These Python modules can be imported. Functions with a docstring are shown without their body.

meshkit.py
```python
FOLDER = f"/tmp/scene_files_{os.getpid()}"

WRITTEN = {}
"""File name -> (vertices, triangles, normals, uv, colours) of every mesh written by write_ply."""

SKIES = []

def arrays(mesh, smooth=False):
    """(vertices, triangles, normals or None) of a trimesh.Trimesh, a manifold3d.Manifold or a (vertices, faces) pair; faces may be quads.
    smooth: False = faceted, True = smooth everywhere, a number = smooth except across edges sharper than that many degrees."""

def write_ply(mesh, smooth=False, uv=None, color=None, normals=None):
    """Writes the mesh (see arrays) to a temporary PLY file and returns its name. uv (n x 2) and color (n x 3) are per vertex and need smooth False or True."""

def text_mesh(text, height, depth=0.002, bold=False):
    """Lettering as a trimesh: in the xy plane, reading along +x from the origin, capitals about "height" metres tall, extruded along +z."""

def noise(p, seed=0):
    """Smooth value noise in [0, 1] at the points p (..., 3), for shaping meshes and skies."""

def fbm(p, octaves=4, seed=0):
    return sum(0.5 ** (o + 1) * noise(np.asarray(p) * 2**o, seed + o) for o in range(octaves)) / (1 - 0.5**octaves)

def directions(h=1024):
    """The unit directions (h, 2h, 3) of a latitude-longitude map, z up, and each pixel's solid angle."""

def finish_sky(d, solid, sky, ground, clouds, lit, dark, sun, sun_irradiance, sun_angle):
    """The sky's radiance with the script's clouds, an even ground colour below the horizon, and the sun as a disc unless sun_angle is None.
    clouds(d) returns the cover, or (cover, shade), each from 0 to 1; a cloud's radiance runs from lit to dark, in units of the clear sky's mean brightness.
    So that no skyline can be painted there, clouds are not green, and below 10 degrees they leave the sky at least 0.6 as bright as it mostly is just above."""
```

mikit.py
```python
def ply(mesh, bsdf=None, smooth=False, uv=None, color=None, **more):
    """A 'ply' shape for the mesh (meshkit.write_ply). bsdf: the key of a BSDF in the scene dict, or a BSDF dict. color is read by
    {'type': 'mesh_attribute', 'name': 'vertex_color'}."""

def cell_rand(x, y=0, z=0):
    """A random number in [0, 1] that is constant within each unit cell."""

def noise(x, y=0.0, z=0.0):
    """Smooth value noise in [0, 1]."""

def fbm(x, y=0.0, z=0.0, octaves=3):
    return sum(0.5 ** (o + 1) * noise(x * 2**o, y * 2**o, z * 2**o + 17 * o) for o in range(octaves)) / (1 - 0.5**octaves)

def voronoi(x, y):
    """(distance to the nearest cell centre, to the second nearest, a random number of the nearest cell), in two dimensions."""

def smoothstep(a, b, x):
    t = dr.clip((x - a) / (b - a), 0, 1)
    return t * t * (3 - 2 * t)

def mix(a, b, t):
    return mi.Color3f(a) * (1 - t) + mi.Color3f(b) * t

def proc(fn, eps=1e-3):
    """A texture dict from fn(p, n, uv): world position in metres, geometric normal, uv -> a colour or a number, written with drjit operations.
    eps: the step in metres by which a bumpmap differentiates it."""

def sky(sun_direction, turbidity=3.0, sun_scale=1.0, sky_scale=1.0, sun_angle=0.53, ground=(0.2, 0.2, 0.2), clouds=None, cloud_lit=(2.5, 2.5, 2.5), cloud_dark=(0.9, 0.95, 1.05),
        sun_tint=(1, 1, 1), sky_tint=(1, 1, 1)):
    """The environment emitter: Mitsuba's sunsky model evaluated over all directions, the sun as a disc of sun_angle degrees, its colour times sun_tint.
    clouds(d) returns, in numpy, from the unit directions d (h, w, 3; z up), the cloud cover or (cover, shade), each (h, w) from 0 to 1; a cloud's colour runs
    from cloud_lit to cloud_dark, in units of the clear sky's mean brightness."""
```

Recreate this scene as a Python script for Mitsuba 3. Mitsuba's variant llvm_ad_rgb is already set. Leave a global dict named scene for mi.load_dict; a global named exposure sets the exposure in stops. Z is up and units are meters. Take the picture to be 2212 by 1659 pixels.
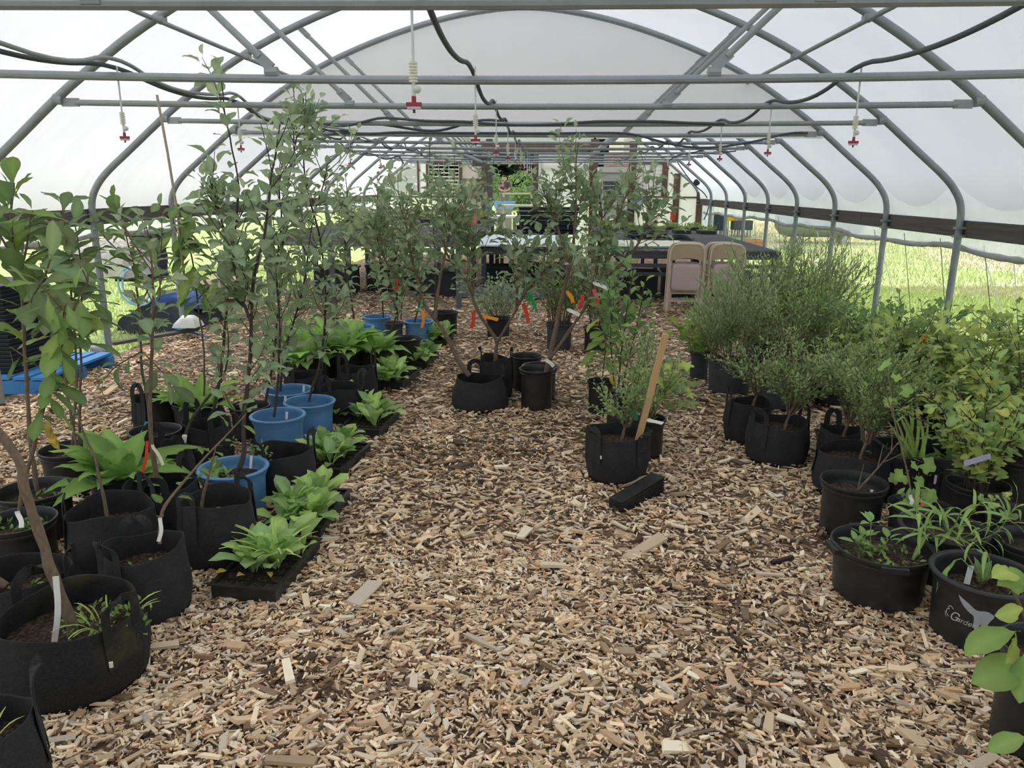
import math, random
import numpy as np
import drjit as dr
import mitsuba as mi
import mikit
import meshkit
from scipy.sparse import coo_matrix
from scipy.sparse.csgraph import connected_components
from mikit import proc, noise, fbm, smoothstep, mix

T = mi.ScalarTransform4f
scene, labels = {}, {}
RS = np.random.RandomState
PI = math.pi

# ------------------------------------------------------------------ camera, sky, exposure
FOC, PITCH, YAW, ROLL, EYE = 1666.0, .2513, .0453, .0067, 1.65      # focal length in pixels of the 2212 x 1659 frame
cp, sp, cy, sy, cr, sr = math.cos(PITCH), math.sin(PITCH), math.cos(YAW), math.sin(YAW), math.cos(ROLL), math.sin(ROLL)
fwd = np.array([-sy * cp, cy * cp, -sp]); right = np.array([cy, sy, 0]); upv = np.array([-sy * sp, cy * sp, cp])
cam_up = upv * cr - right * sr
scene['camera'] = {'type': 'perspective', 'fov': math.degrees(2 * math.atan(1106 / FOC)), 'fov_axis': 'x', 'near_clip': 0.05, 'far_clip': 500.0,
                   'to_world': T().look_at(origin=[0, 0, EYE], target=[float(a) for a in np.array([0, 0, EYE]) + fwd], up=[float(a) for a in cam_up])}
exposure = 5.6


def clouds(d):
    n = meshkit.fbm(d * 2.2 + 3.0, 4, 5)
    return 0.86 + 0.14 * np.clip((n - .35) * 4, 0, 1), 0.30 * np.clip((n - .45) * 3, 0, 1)


scene['sky'] = mikit.sky((-0.42, 0.45, 0.79), turbidity=4.0, sun_scale=0.045, sky_scale=0.075, sun_angle=14.0, ground=(.18, .2, .12), clouds=clouds,
                         cloud_lit=(2.8, 3.15, 3.75), cloud_dark=(2.4, 2.7, 3.25), sun_tint=(.92, .97, 1.08))


# ------------------------------------------------------------------ measuring: where a pixel of the photograph lies in the place
def ray(px, py):
    dx, dy = px - 1106, py - 829.5
    u, v = dx * cr + dy * sr, -dx * sr + dy * cr
    X, U = u / FOC, -v / FOC
    Y, Z = cp + U * sp, -sp + U * cp
    return np.array([X * cy - Y * sy, X * sy + Y * cy, Z])


def G(px, py, z=0.0):
    r = ray(px, py)
    return r * ((z - EYE) / r[2]) + [0, 0, EYE]


def at(px, py, Y):
    r = ray(px, py)
    return r * (Y / r[1]) + [0, 0, EYE]


def lin(r, g, b):
    c = np.array([r, g, b]) / 255.0
    return np.where(c <= .04045, c / 12.92, ((c + .055) / 1.055) ** 2.4)


# ------------------------------------------------------------------ entries
used = {}


def num(base):
    n = used.get(base, 0)
    used[base] = n + 1
    return base if n == 0 else f'{base}_{n:03d}'


def thing(base, label, cat, group=None, kind=None):
    k = num(base)
    labels[k] = {'label': label, 'category': cat}
    if group: labels[k]['group'] = group
    if kind: labels[k]['kind'] = kind
    return k


def put(key, shape, label=None, kind=None):
    scene[key] = shape
    if label or kind:
        labels[key] = {k: v for k, v in (('label', label), ('kind', kind)) if v}
    return key


# ------------------------------------------------------------------ meshes
def tube(pts, r, n=8, caps=True):
    p = np.asarray(pts, float)
    r = np.broadcast_to(np.asarray(r, float), (len(p),))
    t = np.gradient(p, axis=0)
    t /= np.linalg.norm(t, axis=1, keepdims=True) + 1e-12
    a = np.cross(t[0], [0, 0, 1] if abs(t[0][2]) < .9 else [1, 0, 0])
    a /= np.linalg.norm(a)
    A = []
    for i in range(len(p)):
        a = a - t[i] * (a @ t[i])
        a /= np.linalg.norm(a) + 1e-12
        A.append(a)
    A = np.array(A); B = np.cross(t, A)
    ang = np.arange(n) * 2 * PI / n
    v = p[:, None] + r[:, None, None] * (np.cos(ang)[None, :, None] * A[:, None] + np.sin(ang)[None, :, None] * B[:, None])
    i, j = np.meshgrid(np.arange(len(p) - 1), np.arange(n), indexing='ij')
    q = np.stack([i * n + j, i * n + (j + 1) % n, (i + 1) * n + (j + 1) % n, (i + 1) * n + j], -1).reshape(-1, 4)
    f = np.vstack([q[:, [0, 1, 2]], q[:, [0, 2, 3]]])
    v = v.reshape(-1, 3)
    if caps:
        m = len(v)
        v = np.vstack([v, p[:1], p[-1:]])
        k = np.arange(n)
        e = (len(p) - 1) * n
        f = np.vstack([f, np.stack([(k + 1) % n, k, k * 0 + m], 1), np.stack([e + k, e + (k + 1) % n, k * 0 + m + 1], 1)])
    return v, f


BOXF = np.array([[0, 2, 3], [0, 3, 1], [4, 5, 7], [4, 7, 6], [0, 1, 5], [0, 5, 4], [2, 6, 7], [2, 7, 3], [0, 4, 6], [0, 6, 2], [1, 3, 7], [1, 7, 5]])
BOXV = np.array([[x, y, z] for x in (-.5, .5) for y in (-.5, .5) for z in (-.5, .5)])


def rotz(v, a):
    c, s = math.cos(a), math.sin(a)
    return np.asarray(v) @ np.array([[c, s, 0], [-s, c, 0], [0, 0, 1]])


def lathe(profile, n=32, z0=0.0):
    pr = np.asarray(profile, float)
    ang = np.arange(n) * 2 * PI / n
    v = np.stack([pr[:, None, 0] * np.cos(ang), pr[:, None, 0] * np.sin(ang), np.broadcast_to(pr[:, None, 1] + z0, (len(pr), n))], -1).reshape(-1, 3)
    i, j = np.meshgrid(np.arange(len(pr) - 1), np.arange(n), indexing='ij')
    q = np.stack([i * n + j, i * n + (j + 1) % n, (i + 1) * n + (j + 1) % n, (i + 1) * n + j], -1).reshape(-1, 4)
    return v, np.vstack([q[:, [0, 1, 2]], q[:, [0, 2, 3]]])


def grid(P):
    """quads over an (a, b, 3) array of points"""
    a, b = P.shape[:2]
    i, j = np.meshgrid(np.arange(a - 1), np.arange(b - 1), indexing='ij')
    q = np.stack([i * b + j, (i + 1) * b + j, (i + 1) * b + j + 1, i * b + j + 1], -1).reshape(-1, 4)
    return P.reshape(-1, 3), np.vstack([q[:, [0, 1, 2]], q[:, [0, 2, 3]]])


def cply(mesh, bsdf='matte', smooth=False, color=(.5, .5, .5)):
    """a mesh whose loose pieces have a colour each"""
    v, f = np.asarray(mesh[0], float), np.asarray(mesh[1], int)
    c = np.asarray(color, float)
    if c.ndim == 1:
        lead = c[None]; br = np.full(len(v), c.max())
        hue = np.broadcast_to(c / max(c.max(), 1e-6), v.shape)
    else:
        g = coo_matrix((np.ones(len(f) * 2), (np.r_[f[:, 0], f[:, 1]], np.r_[f[:, 1], f[:, 2]])), shape=(len(v), len(v)))
        lab = connected_components(g, directed=False)[1]
        first = np.zeros(lab.max() + 1, int); first[lab[::-1]] = np.arange(len(v))[::-1]
        lead = c[first[lab]]
        hue = lead / np.maximum(lead.max(1, keepdims=True), 1e-6)
        br = c.sum(1) / np.maximum(hue.sum(1), 1e-6)
    q = np.rint(hue * 127)
    return mikit.ply((v, f), bsdf, smooth=smooth, uv=np.stack([q[:, 0] * 16384 + q[:, 1] * 128 + q[:, 2], br], 1))


class MB:
    """collects the pieces of ONE mesh, with a colour each"""
    def __init__(self): self.v, self.f, self.c, self.n = [], [], [], 0
    def add(self, vf, col=(.5, .5, .5), off=(0, 0, 0)):
        v, f = vf
        v = np.asarray(v, float) + np.asarray(off)
        self.v.append(v); self.f.append(np.asarray(f) + self.n); self.n += len(v)
        c = np.asarray(col, float)
        self.c.append(np.broadcast_to(c, (len(v), 3)) if c.ndim == 1 else c)
        return self
    def box(self, c, size, col=(.5, .5, .5), rz=0.0, rx=0.0):
        v = BOXV * size
        if rx: v = v @ np.array([[1, 0, 0], [0, math.cos(rx), math.sin(rx)], [0, -math.sin(rx), math.cos(rx)]])
        return self.add((rotz(v, rz) + c, BOXF), col)
    def span(self, lo, hi, col=(.5, .5, .5)):
        lo, hi = np.minimum(lo, hi), np.maximum(lo, hi)
        return self.box((lo + hi) / 2, hi - lo, col)
    def bar(self, p, q, w, h, col=(.5, .5, .5)):
        """a straight board from p to q, w wide (sideways) and h high"""
        p, q = np.asarray(p, float), np.asarray(q, float)
        d = q - p; L = np.linalg.norm(d); d /= L
        s = np.cross(d, [0, 0, 1] if abs(d[2]) < .95 else [0, 1, 0]); s /= np.linalg.norm(s)
        u = np.cross(s, d)
        return self.add((BOXV @ np.array([d * L, s * w, u * h]) + (p + q) / 2, BOXF), col)
    def tube(self, pts, r, n=8, col=(.5, .5, .5)): return self.add(tube(pts, r, n), col)
    def ply(self, bsdf='matte', smooth=False, vc=True):
        v, f = np.vstack(self.v), np.vstack(self.f)
        return cply((v, f), bsdf, smooth, np.vstack(self.c)) if vc else mikit.ply((v, f), bsdf, smooth=smooth)


def smoothpath(pts, k=2):
    p = np.asarray(pts, float)
    for _ in range(k):
        if len(p) < 3: break
        q = np.empty((2 * len(p) - 2, p.shape[1]))
        q[0::2] = .75 * p[:-1] + .25 * p[1:]; q[1::2] = .25 * p[:-1] + .75 * p[1:]
        p = np.vstack([p[:1], q, p[-1:]])
    return p


def resample(p, step):
    p = np.asarray(p, float)
    s = np.r_[0, np.cumsum(np.linalg.norm(np.diff(p, axis=0), axis=1))]
    n = max(2, int(s[-1] / step) + 1)
    t = np.linspace(0, s[-1], n)
    return np.stack([np.interp(t, s, p[:, i]) for i in range(p.shape[1])], 1)


# ------------------------------------------------------------------ materials (defined once)
def unpack(p, n, uv):                              # each piece's own colour, kept in its uv: the hue in u, the brightness in v
    k = dr.floor(uv.x + .5)
    r = dr.floor(k / 16384); g = dr.floor((k - r * 16384) / 128); b = k - r * 16384 - g * 128
    return mi.Color3f(r, g, b) * (uv.y / 127)


VC = proc(unpack)
def rgb(*c): return {'type': 'rgb', 'value': [float(x) for x in c]}
def two(d): return {'type': 'twosided', 'bsdf': d}
def pr(base, rough=.6, **k): return two({'type': 'principled', 'base_color': base, 'roughness': rough, 'specular': .4, **k})

scene['matte'] = pr(VC, .8)
scene['gloss'] = pr(VC, .35)
scene['leaf'] = {'type': 'principledthin', 'base_color': VC, 'roughness': .45, 'diff_trans': .75, 'eta': 1.4}
scene['galvanized'] = pr(proc(lambda p, n, uv: mix((.23, .255, .265), (.34, .37, .38), fbm(p.x * 9, p.y * 9, p.z * 9))), .5, metallic=.35)
scene['felt'] = pr(proc(lambda p, n, uv: mix((.014, .014, .0155), (.042, .041, .042), noise(p.x * 260, p.y * 260, p.z * 260) * .6 + fbm(p.x * 14, p.y * 14, p.z * 14) * .4)), .95)
scene['felt_mossy'] = pr(proc(lambda p, n, uv: mix(mix((.010, .010, .011), (.028, .027, .027), noise(p.x * 260, p.y * 260, p.z * 260)), (.055, .05, .018),
                              smoothstep(.48, .75, fbm(p.x * 7, p.y * 7, p.z * 7, 4)) * .8)), .95)
scene['black_plastic'] = pr(proc(lambda p, n, uv: mix((.014, .014, .015), (.032, .031, .031), fbm(p.x * 22, p.y * 22, p.z * 22))), .42)
scene['grey_plastic'] = pr(proc(lambda p, n, uv: mix((.035, .038, .045), (.06, .064, .072), fbm(p.x * 22, p.y * 22, p.z * 22))), .55)
scene['blue_plastic'] = pr(proc(lambda p, n, uv: mix((.085, .22, .43), (.115, .27, .50), fbm(p.x * 15, p.y * 15, p.z * 15))), .4)
scene['soil'] = pr(proc(lambda p, n, uv: mix((.018, .012, .008), (.085, .052, .032), smoothstep(.35, .8, noise(p.x * 130, p.y * 130, p.z * 130)))), .95)
scene['bark'] = pr(proc(lambda p, n, uv: mix((.10, .068, .045), (.24, .175, .125), fbm(p.x * 120, p.y * 120, p.z * 40))), .85)
scene['dark_bark'] = pr(proc(lambda p, n, uv: mix((.035, .026, .022), (.10, .075, .06), fbm(p.x * 120, p.y * 120, p.z * 40))), .8)
scene['grey_wood'] = pr(proc(lambda p, n, uv: mix((.055, .05, .046), (.13, .12, .11), fbm(p.x * 30, p.y * 2.5, p.z * 60, 4))), .85)
scene['brown_wood'] = pr(proc(lambda p, n, uv: mix((.085, .05, .035), (.16, .10, .075), fbm(p.x * 25, p.y * 25, p.z * 3, 4))), .8)
scene['mulch_soil'] = pr(proc(lambda p, n, uv: mix(mix((.045, .028, .018), (.22, .145, .09), noise(p.x * 90, p.y * 90)), (.50, .38, .27), smoothstep(.55, .85, noise(p.x * 55 + 9, p.y * 55)) * .9)), .95)
scene['turf'] = pr(proc(lambda p, n, uv: mix(mix((.32, .42, .13), (.49, .56, .23), fbm(p.x * 2.3, p.y * 2.3, 0, 4)), (.62, .54, .36), smoothstep(.40, .62, fbm(p.x * .45 + 4.2, p.y * .45 + 1.7, 0, 4)) * smoothstep(4.2, 6.5, p.x) * .85)), .95)


def film(base, trans):
    return {'type': 'principledthin', 'base_color': base, 'roughness': .55, 'diff_trans': trans, 'eta': 1.35}


scene['film_outer'] = film(proc(lambda p, n, uv: mix((.87, .87, .885), (.96, .96, .96), fbm(p.x * 1.2, p.y * 7, p.z * 1.2, 3))), 1.05)
scene['film_inner'] = film(proc(lambda p, n, uv: mix((.93, .945, .96), (.97, .975, .98), fbm(p.x * 2, p.y * 2, p.z * 2, 2))), 1.5)
scene['film_clear'] = film(rgb(.965, .965, .96), 1.5)
scene['polycarbonate'] = {'type': 'blendbsdf', 'weight': .5, 'bsdf_0': film(rgb(.90, .92, .90), 1.55), 'bsdf_1': {'type': 'thindielectric', 'int_ior': 1.5}}
scene['clear_film'] = {'type': 'blendbsdf', 'weight': .35, 'bsdf_0': film(rgb(.92, .94, .95), 1.5), 'bsdf_1': {'type': 'thindielectric', 'int_ior': 1.4}}

# ================================================================== THE SETTING
XC, HALF, BAY, D0 = -.296, 3.87, 1.524, 7.02       # house centre, half width, bow spacing, bow 0
YK = lambda k: D0 + BAY * k
YEND = YK(8)
# floor of the house, slightly uneven
gx, gy = np.meshgrid(np.linspace(XC - 4.0, XC + 3.85, 90), np.linspace(-6.2, YEND, 220), indexing='ij')
def floor_z(x, y): return .05 * (meshkit.fbm(np.stack([np.asarray(x, float) * .9, np.asarray(y, float) * .9, np.zeros_like(np.asarray(x, float))], -1), 3, 3) - .5) - .012
gz = floor_z(gx, gy)
put('floor', mikit.ply(grid(np.stack([gx, gy, gz], -1)), 'mulch_soil', smooth=True), 'bare brown mulched ground inside the greenhouse', 'structure')


def hill(x, y):
    """the lawn outside: level around the house, rising behind it"""
    x, y = np.asarray(x, float), np.asarray(y, float)
    out = np.maximum(0, np.maximum(y - 21, 0) * .028) + np.maximum(x - 6, 0) * .012 + .04 * (meshkit.fbm(np.stack([x * .5, y * .5, x * 0], -1), 3, 8) - .5)
    return out - .06


def lawn_patch(x0, x1, y0, y1, n, m):
    x, y = np.meshgrid(np.linspace(x0, x1, n), np.linspace(y0, y1, m), indexing='ij')
    return grid(np.stack([x, y, hill(x, y)], -1))


m = MB()
m.add(lawn_patch(XC + 3.8, 60, -20, 70, 80, 130)).add(lawn_patch(-60, XC - 3.95, -20, 70, 80, 130)).add(lawn_patch(XC - 3.95, XC + 3.8, YEND, 70, 20, 80))
put('lawn', m.ply('turf', True, vc=False), 'bright mown grass outside around the greenhouse', 'structure')

# grass blades on the lawn where it is seen near by
def blades(n, box, hmin, hmax, seed, cols):
    r = RS(seed)
    x = r.uniform(box[0], box[1], n); y = r.uniform(box[2], box[3], n)
    z = hill(x, y)
    a = r.uniform(0, 2 * PI, n); h = r.uniform(hmin, hmax, n); w = r.uniform(.006, .016, n)
    lean = r.uniform(.2, .9, n) * h; b = r.uniform(0, 2 * PI, n)
    s = np.stack([np.cos(a), np.sin(a), 0 * a], 1) * w[:, None]
    base = np.stack([x, y, z], 1)
    tip = base + np.stack([np.cos(b) * lean, np.sin(b) * lean, h], 1)
    v = np.stack([base - s, base + s, tip], 1).reshape(-1, 3)
    f = np.arange(3 * n).reshape(-1, 3)
    c = np.array(cols)[r.randint(0, len(cols), n)] * r.uniform(.75, 1.25, (n, 1))
    dry = smoothnp(.40, .62, meshkit.fbm(np.stack([x * .45 + 4.2, y * .45 + 1.7, x * 0], 1), 4, 2)) * smoothnp(4.2, 6.5, x)
    c = c * (1 - dry[:, None] * .7) + np.array([.62, .55, .36]) * dry[:, None] * .7
    return v, f, np.repeat(c, 3, 0)


def smoothnp(a, b, x):
    t = np.clip((x - a) / (b - a), 0, 1)
    return t * t * (3 - 2 * t)


GC = [(.48, .60, .20), (.57, .67, .27), (.42, .53, .16), (.66, .71, .35)]
m = MB()
for n, bx, h0, h1, sd in ((42000, (3.62, 9, 4.2, 14), .03, .08, 1), (34000, (5, 20, 10, 32), .05, .12, 2), (12000, (-8.5, -4.3, 6, 16), .04, .1, 3), (5000, (3.5, 3.95, 4, 18), .06, .2, 4), (6000, (-2, 5, 19.4, 34), .06, .16, 5)):
    v, f, c = blades(n, bx, h0, h1, sd, GC)
    m.add((v, f), c)
put('lawn__grass', m.ply('leaf', False), 'short blades of grass', 'stuff')

# wood chips over the whole floor: the largest ones are pieces of their own, the rest lies in one mesh
def chips(n, xy, Lm, seed, wr=(.17, .52)):
    r = RS(seed)
    L = Lm * np.exp(r.normal(0, .45, n)); W = L * r.uniform(*wr, n) ; H = np.clip(W * r.uniform(.2, .5, n), .002, .014)
    yaw = r.uniform(0, 2 * PI, n); pit = r.normal(0, .16, n); rol = r.normal(0, .25, n)
    b = BOXV[None] * np.stack([L, W, H], 1)[:, None]
    tp = r.uniform(.45, 1.0, (n, 2)); sk = r.uniform(-.5, .5, (n, 2))
    end = (BOXV[None, :, 0] > 0)
    b[..., 1] *= np.where(end, tp[:, :1], tp[:, 1:])
    b[..., 0] += b[..., 1] * np.where(end, sk[:, :1], sk[:, 1:])
    c, s = np.cos(rol)[:, None], np.sin(rol)[:, None]
    y, z = b[..., 1] * c - b[..., 2] * s, b[..., 1] * s + b[..., 2] * c
    c, s = np.cos(pit)[:, None], np.sin(pit)[:, None]
    x, z = b[..., 0] * c - z * s, b[..., 0] * s + z * c
    c, s = np.cos(yaw)[:, None], np.sin(yaw)[:, None]
    X, Y = x * c - y * s, x * s + y * c
    p = np.stack([X + xy[:, :1], Y + xy[:, 1:], z + (floor_z(xy[:, 0], xy[:, 1]) + r.uniform(.0, .022, n) + .004)[:, None]], -1)
    pal = np.array([(.78, .62, .44), (.86, .72, .55), (.66, .49, .33), (.90, .81, .67), (.50, .36, .24), (.62, .54, .46), (.24, .155, .095), (.09, .06, .04), (.70, .47, .28)])
    dark = smoothnp(.52, .70, meshkit.fbm(np.stack([xy[:, 0] * 1.3, xy[:, 1] * 1.3, xy[:, 0] * 0], 1), 4, 11))
    w = np.array([3, 3, 3, 2.4, 2, 2, 1.4, 1.0, .8]); w2 = np.array([.8, .5, 1.3, .3, 2, 1.2, 3, 3, .8])
    u = r.uniform(0, 1, n)
    k1, k2 = np.searchsorted(np.cumsum(w / w.sum()), u), np.searchsorted(np.cumsum(w2 / w2.sum()), u)
    k = np.where(r.uniform(0, 1, n) < dark * .75, k2, k1).clip(0, 8)
    col = pal[k] * (1, .955, .86) * r.uniform(.75, 1.2, (n, 1))
    return p, col


def chip_area(n, y0, y1, seed):
    r = RS(seed)
    y = np.sqrt(r.uniform(y0 * y0, y1 * y1, n)); x = r.uniform(-1, 1, n) * (.72 * y + .5) + .04 * y
    ok = (x > XC - 3.85) & (x < XC + 3.75)
    return np.stack([x, y], 1)[ok]


m = MB()
for n, y0, y1, Lm, sd in ((54000, 1.3, 3.3, .023, 21), (38000, 3.3, 5.6, .027, 22), (26000, 5.6, 9.0, .034, 23), (11000, 9.0, 12.5, .045, 24)):
    p, col = chips(n, chip_area(n, y0, y1, sd), Lm, sd) if False else (None, None)
    xy = chip_area(n, y0, y1, sd)
    p, col = chips(len(xy), xy, Lm, sd)
    m.add((p.reshape(-1, 3), (BOXF[None] + 8 * np.arange(len(xy))[:, None, None]).reshape(-1, 3)), np.repeat(col, 8, 0))
put('floor__mulch', m.ply('matte', False), 'pale and brown wood chip mulch', 'stuff')
xy = chip_area(300, 1.5, 4.6, 31)[:280]
p, col = chips(len(xy), xy, .068, 32, (.16, .42))
p[..., 2] += .012
for i in range(len(xy)):
    put(num('floor__wood_chip'), cply((p[i], BOXF), 'matte', color=np.repeat(col[i:i + 1] * .9 + .03, 8, 0)))

# ------------------------------------------------------------------ the hoop frame
PROFILE = [(3.87, -.05), (3.87, .7), (3.87, 1.36), (3.86, 1.50), (3.81, 1.61), (3.70, 1.74), (3.45, 1.94), (3.10, 2.23), (2.85, 2.41), (2.5, 2.65), (2.05, 2.89), (1.5, 3.11), (.95, 3.28), (.45, 3.38), (0, 3.42)]
full = PROFILE + [(-a, b) for a, b in PROFILE[-2::-1]]
HOOP = smoothpath(full, 2)
def hoop_at(off):                               # height of the hoop at a distance from the middle
    half = smoothpath(PROFILE, 2)[4:]
    return float(np.interp(-abs(off), -half[:, 0], half[:, 1]))
CH, CHL, CHR = 2.19, -3.08, 3.06


def flat_end(m, p, q, w=.055, t=.018, L=.12):
    """the flattened end of a tube, towards q"""
    p, q = np.asarray(p, float), np.asarray(q, float)
    d = (q - p) / np.linalg.norm(q - p)
    m.bar(q - d * L, q, t, w)


ORD = ['nearest the camera', 'second', 'third', 'fourth', 'fifth', 'sixth', 'seventh', 'eighth', 'ninth', 'tenth', 'eleventh', 'farthest']
LOW = [(3.87, 1.38), (-3.87, 1.40)]
for k in range(-3, 9):
    y = YK(k)
    t = thing('greenhouse_truss', f'galvanized hoop with level tie bar, {ORD[k + 3]} in the row of roof arches', 'truss', 'galvanized hoops that carry the roof')
    put(t + '__hoop', mikit.ply(tube(np.stack([HOOP[:, 0] + XC, HOOP[:, 0] * 0 + y, HOOP[:, 1]], 1), .030, 12), 'galvanized', smooth=True))
    m = MB()
    xs = np.linspace(CHL + .1, CHR - .1, 24)
    sag = (.045 if k == -2 else .022) * (1 - (xs / 3.08) ** 2)
    m.tube(np.stack([xs + XC, xs * 0 + y, CH - sag], 1), .0205, 10)
    flat_end(m, (0, y, CH), (XC + CHL, y, CH)); flat_end(m, (0, y, CH), (XC + CHR, y, CH))
    put(t + '__tie_bar', m.ply('galvanized', False, vc=False))
    for s in (-1, 1):
        a, b = np.array([XC + s * 1.85, y, hoop_at(1.85) - .03]), np.array([XC + s * 1.07, y, CH + .01])
        m = MB(); m.tube([a * .93 + b * .07, b * .93 + a * .07], .0175, 10); flat_end(m, b, a, .045, .015, .1); flat_end(m, a, b, .05, .016, .1)
        m.tube([b + [-.03, 0, -.02], b + [.03, 0, -.02]], .027, 10)
        put(num(t + '__web'), m.ply('galvanized', False, vc=False))
    for s in (-1, 1):
        for z in (1.30, 1.37):
            m = MB(); m.box((XC + s * 3.87, y - .012, z - .05), (.09, .075, .022)); put(num(t + '__clamp'), m.ply('galvanized', False, vc=False))
        m = MB(); m.tube([(XC + s * 3.07, y, hoop_at(3.07) - .045), (XC + s * 3.13, y, hoop_at(3.13) + .01)], .036, 10); put(num(t + '__sleeve'), m.ply('galvanized', False, vc=False))
for s, w in ((-1, 'left'), (1, 'right')):
    t = thing('purlin', f'long galvanized pipe running lengthwise under the {w} slope of the roof', 'pipe')
    zz = hoop_at(2.32) - .047
    put(t + '__pipe', mikit.ply(tube([(XC + s * 2.32, y, zz) for y in np.linspace(YK(-4), YEND, 30)], .017, 8), 'galvanized', smooth=True))
    for k in range(-3, 8):
        m = MB(); m.box((XC + s * 2.32, YK(k), zz + .012), (.05, .06, .045)); put(num(t + '__clamp'), m.ply('galvanized', vc=False))

# hip boards
for i, (s, zt) in enumerate(((1, 1.385), (-1, 1.42))):
    key = f'trim_{i + 1}'
    for j, (k0, k1) in enumerate(((-5, -1.5), (-1.5, 1.5), (1.5, 4.5), (4.5, 8))):
        m = MB(); m.span((XC + s * 3.905, YK(k0) + .004, zt - .145), (XC + s * 3.945, YK(k1) - .004, zt))
        put(num(key + '__board'), m.ply('grey_wood', vc=False))
    labels[key] = {'label': ('weathered grey hip board along the right wall', 'dark hip board along the left wall')[i], 'kind': 'structure'}

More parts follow.
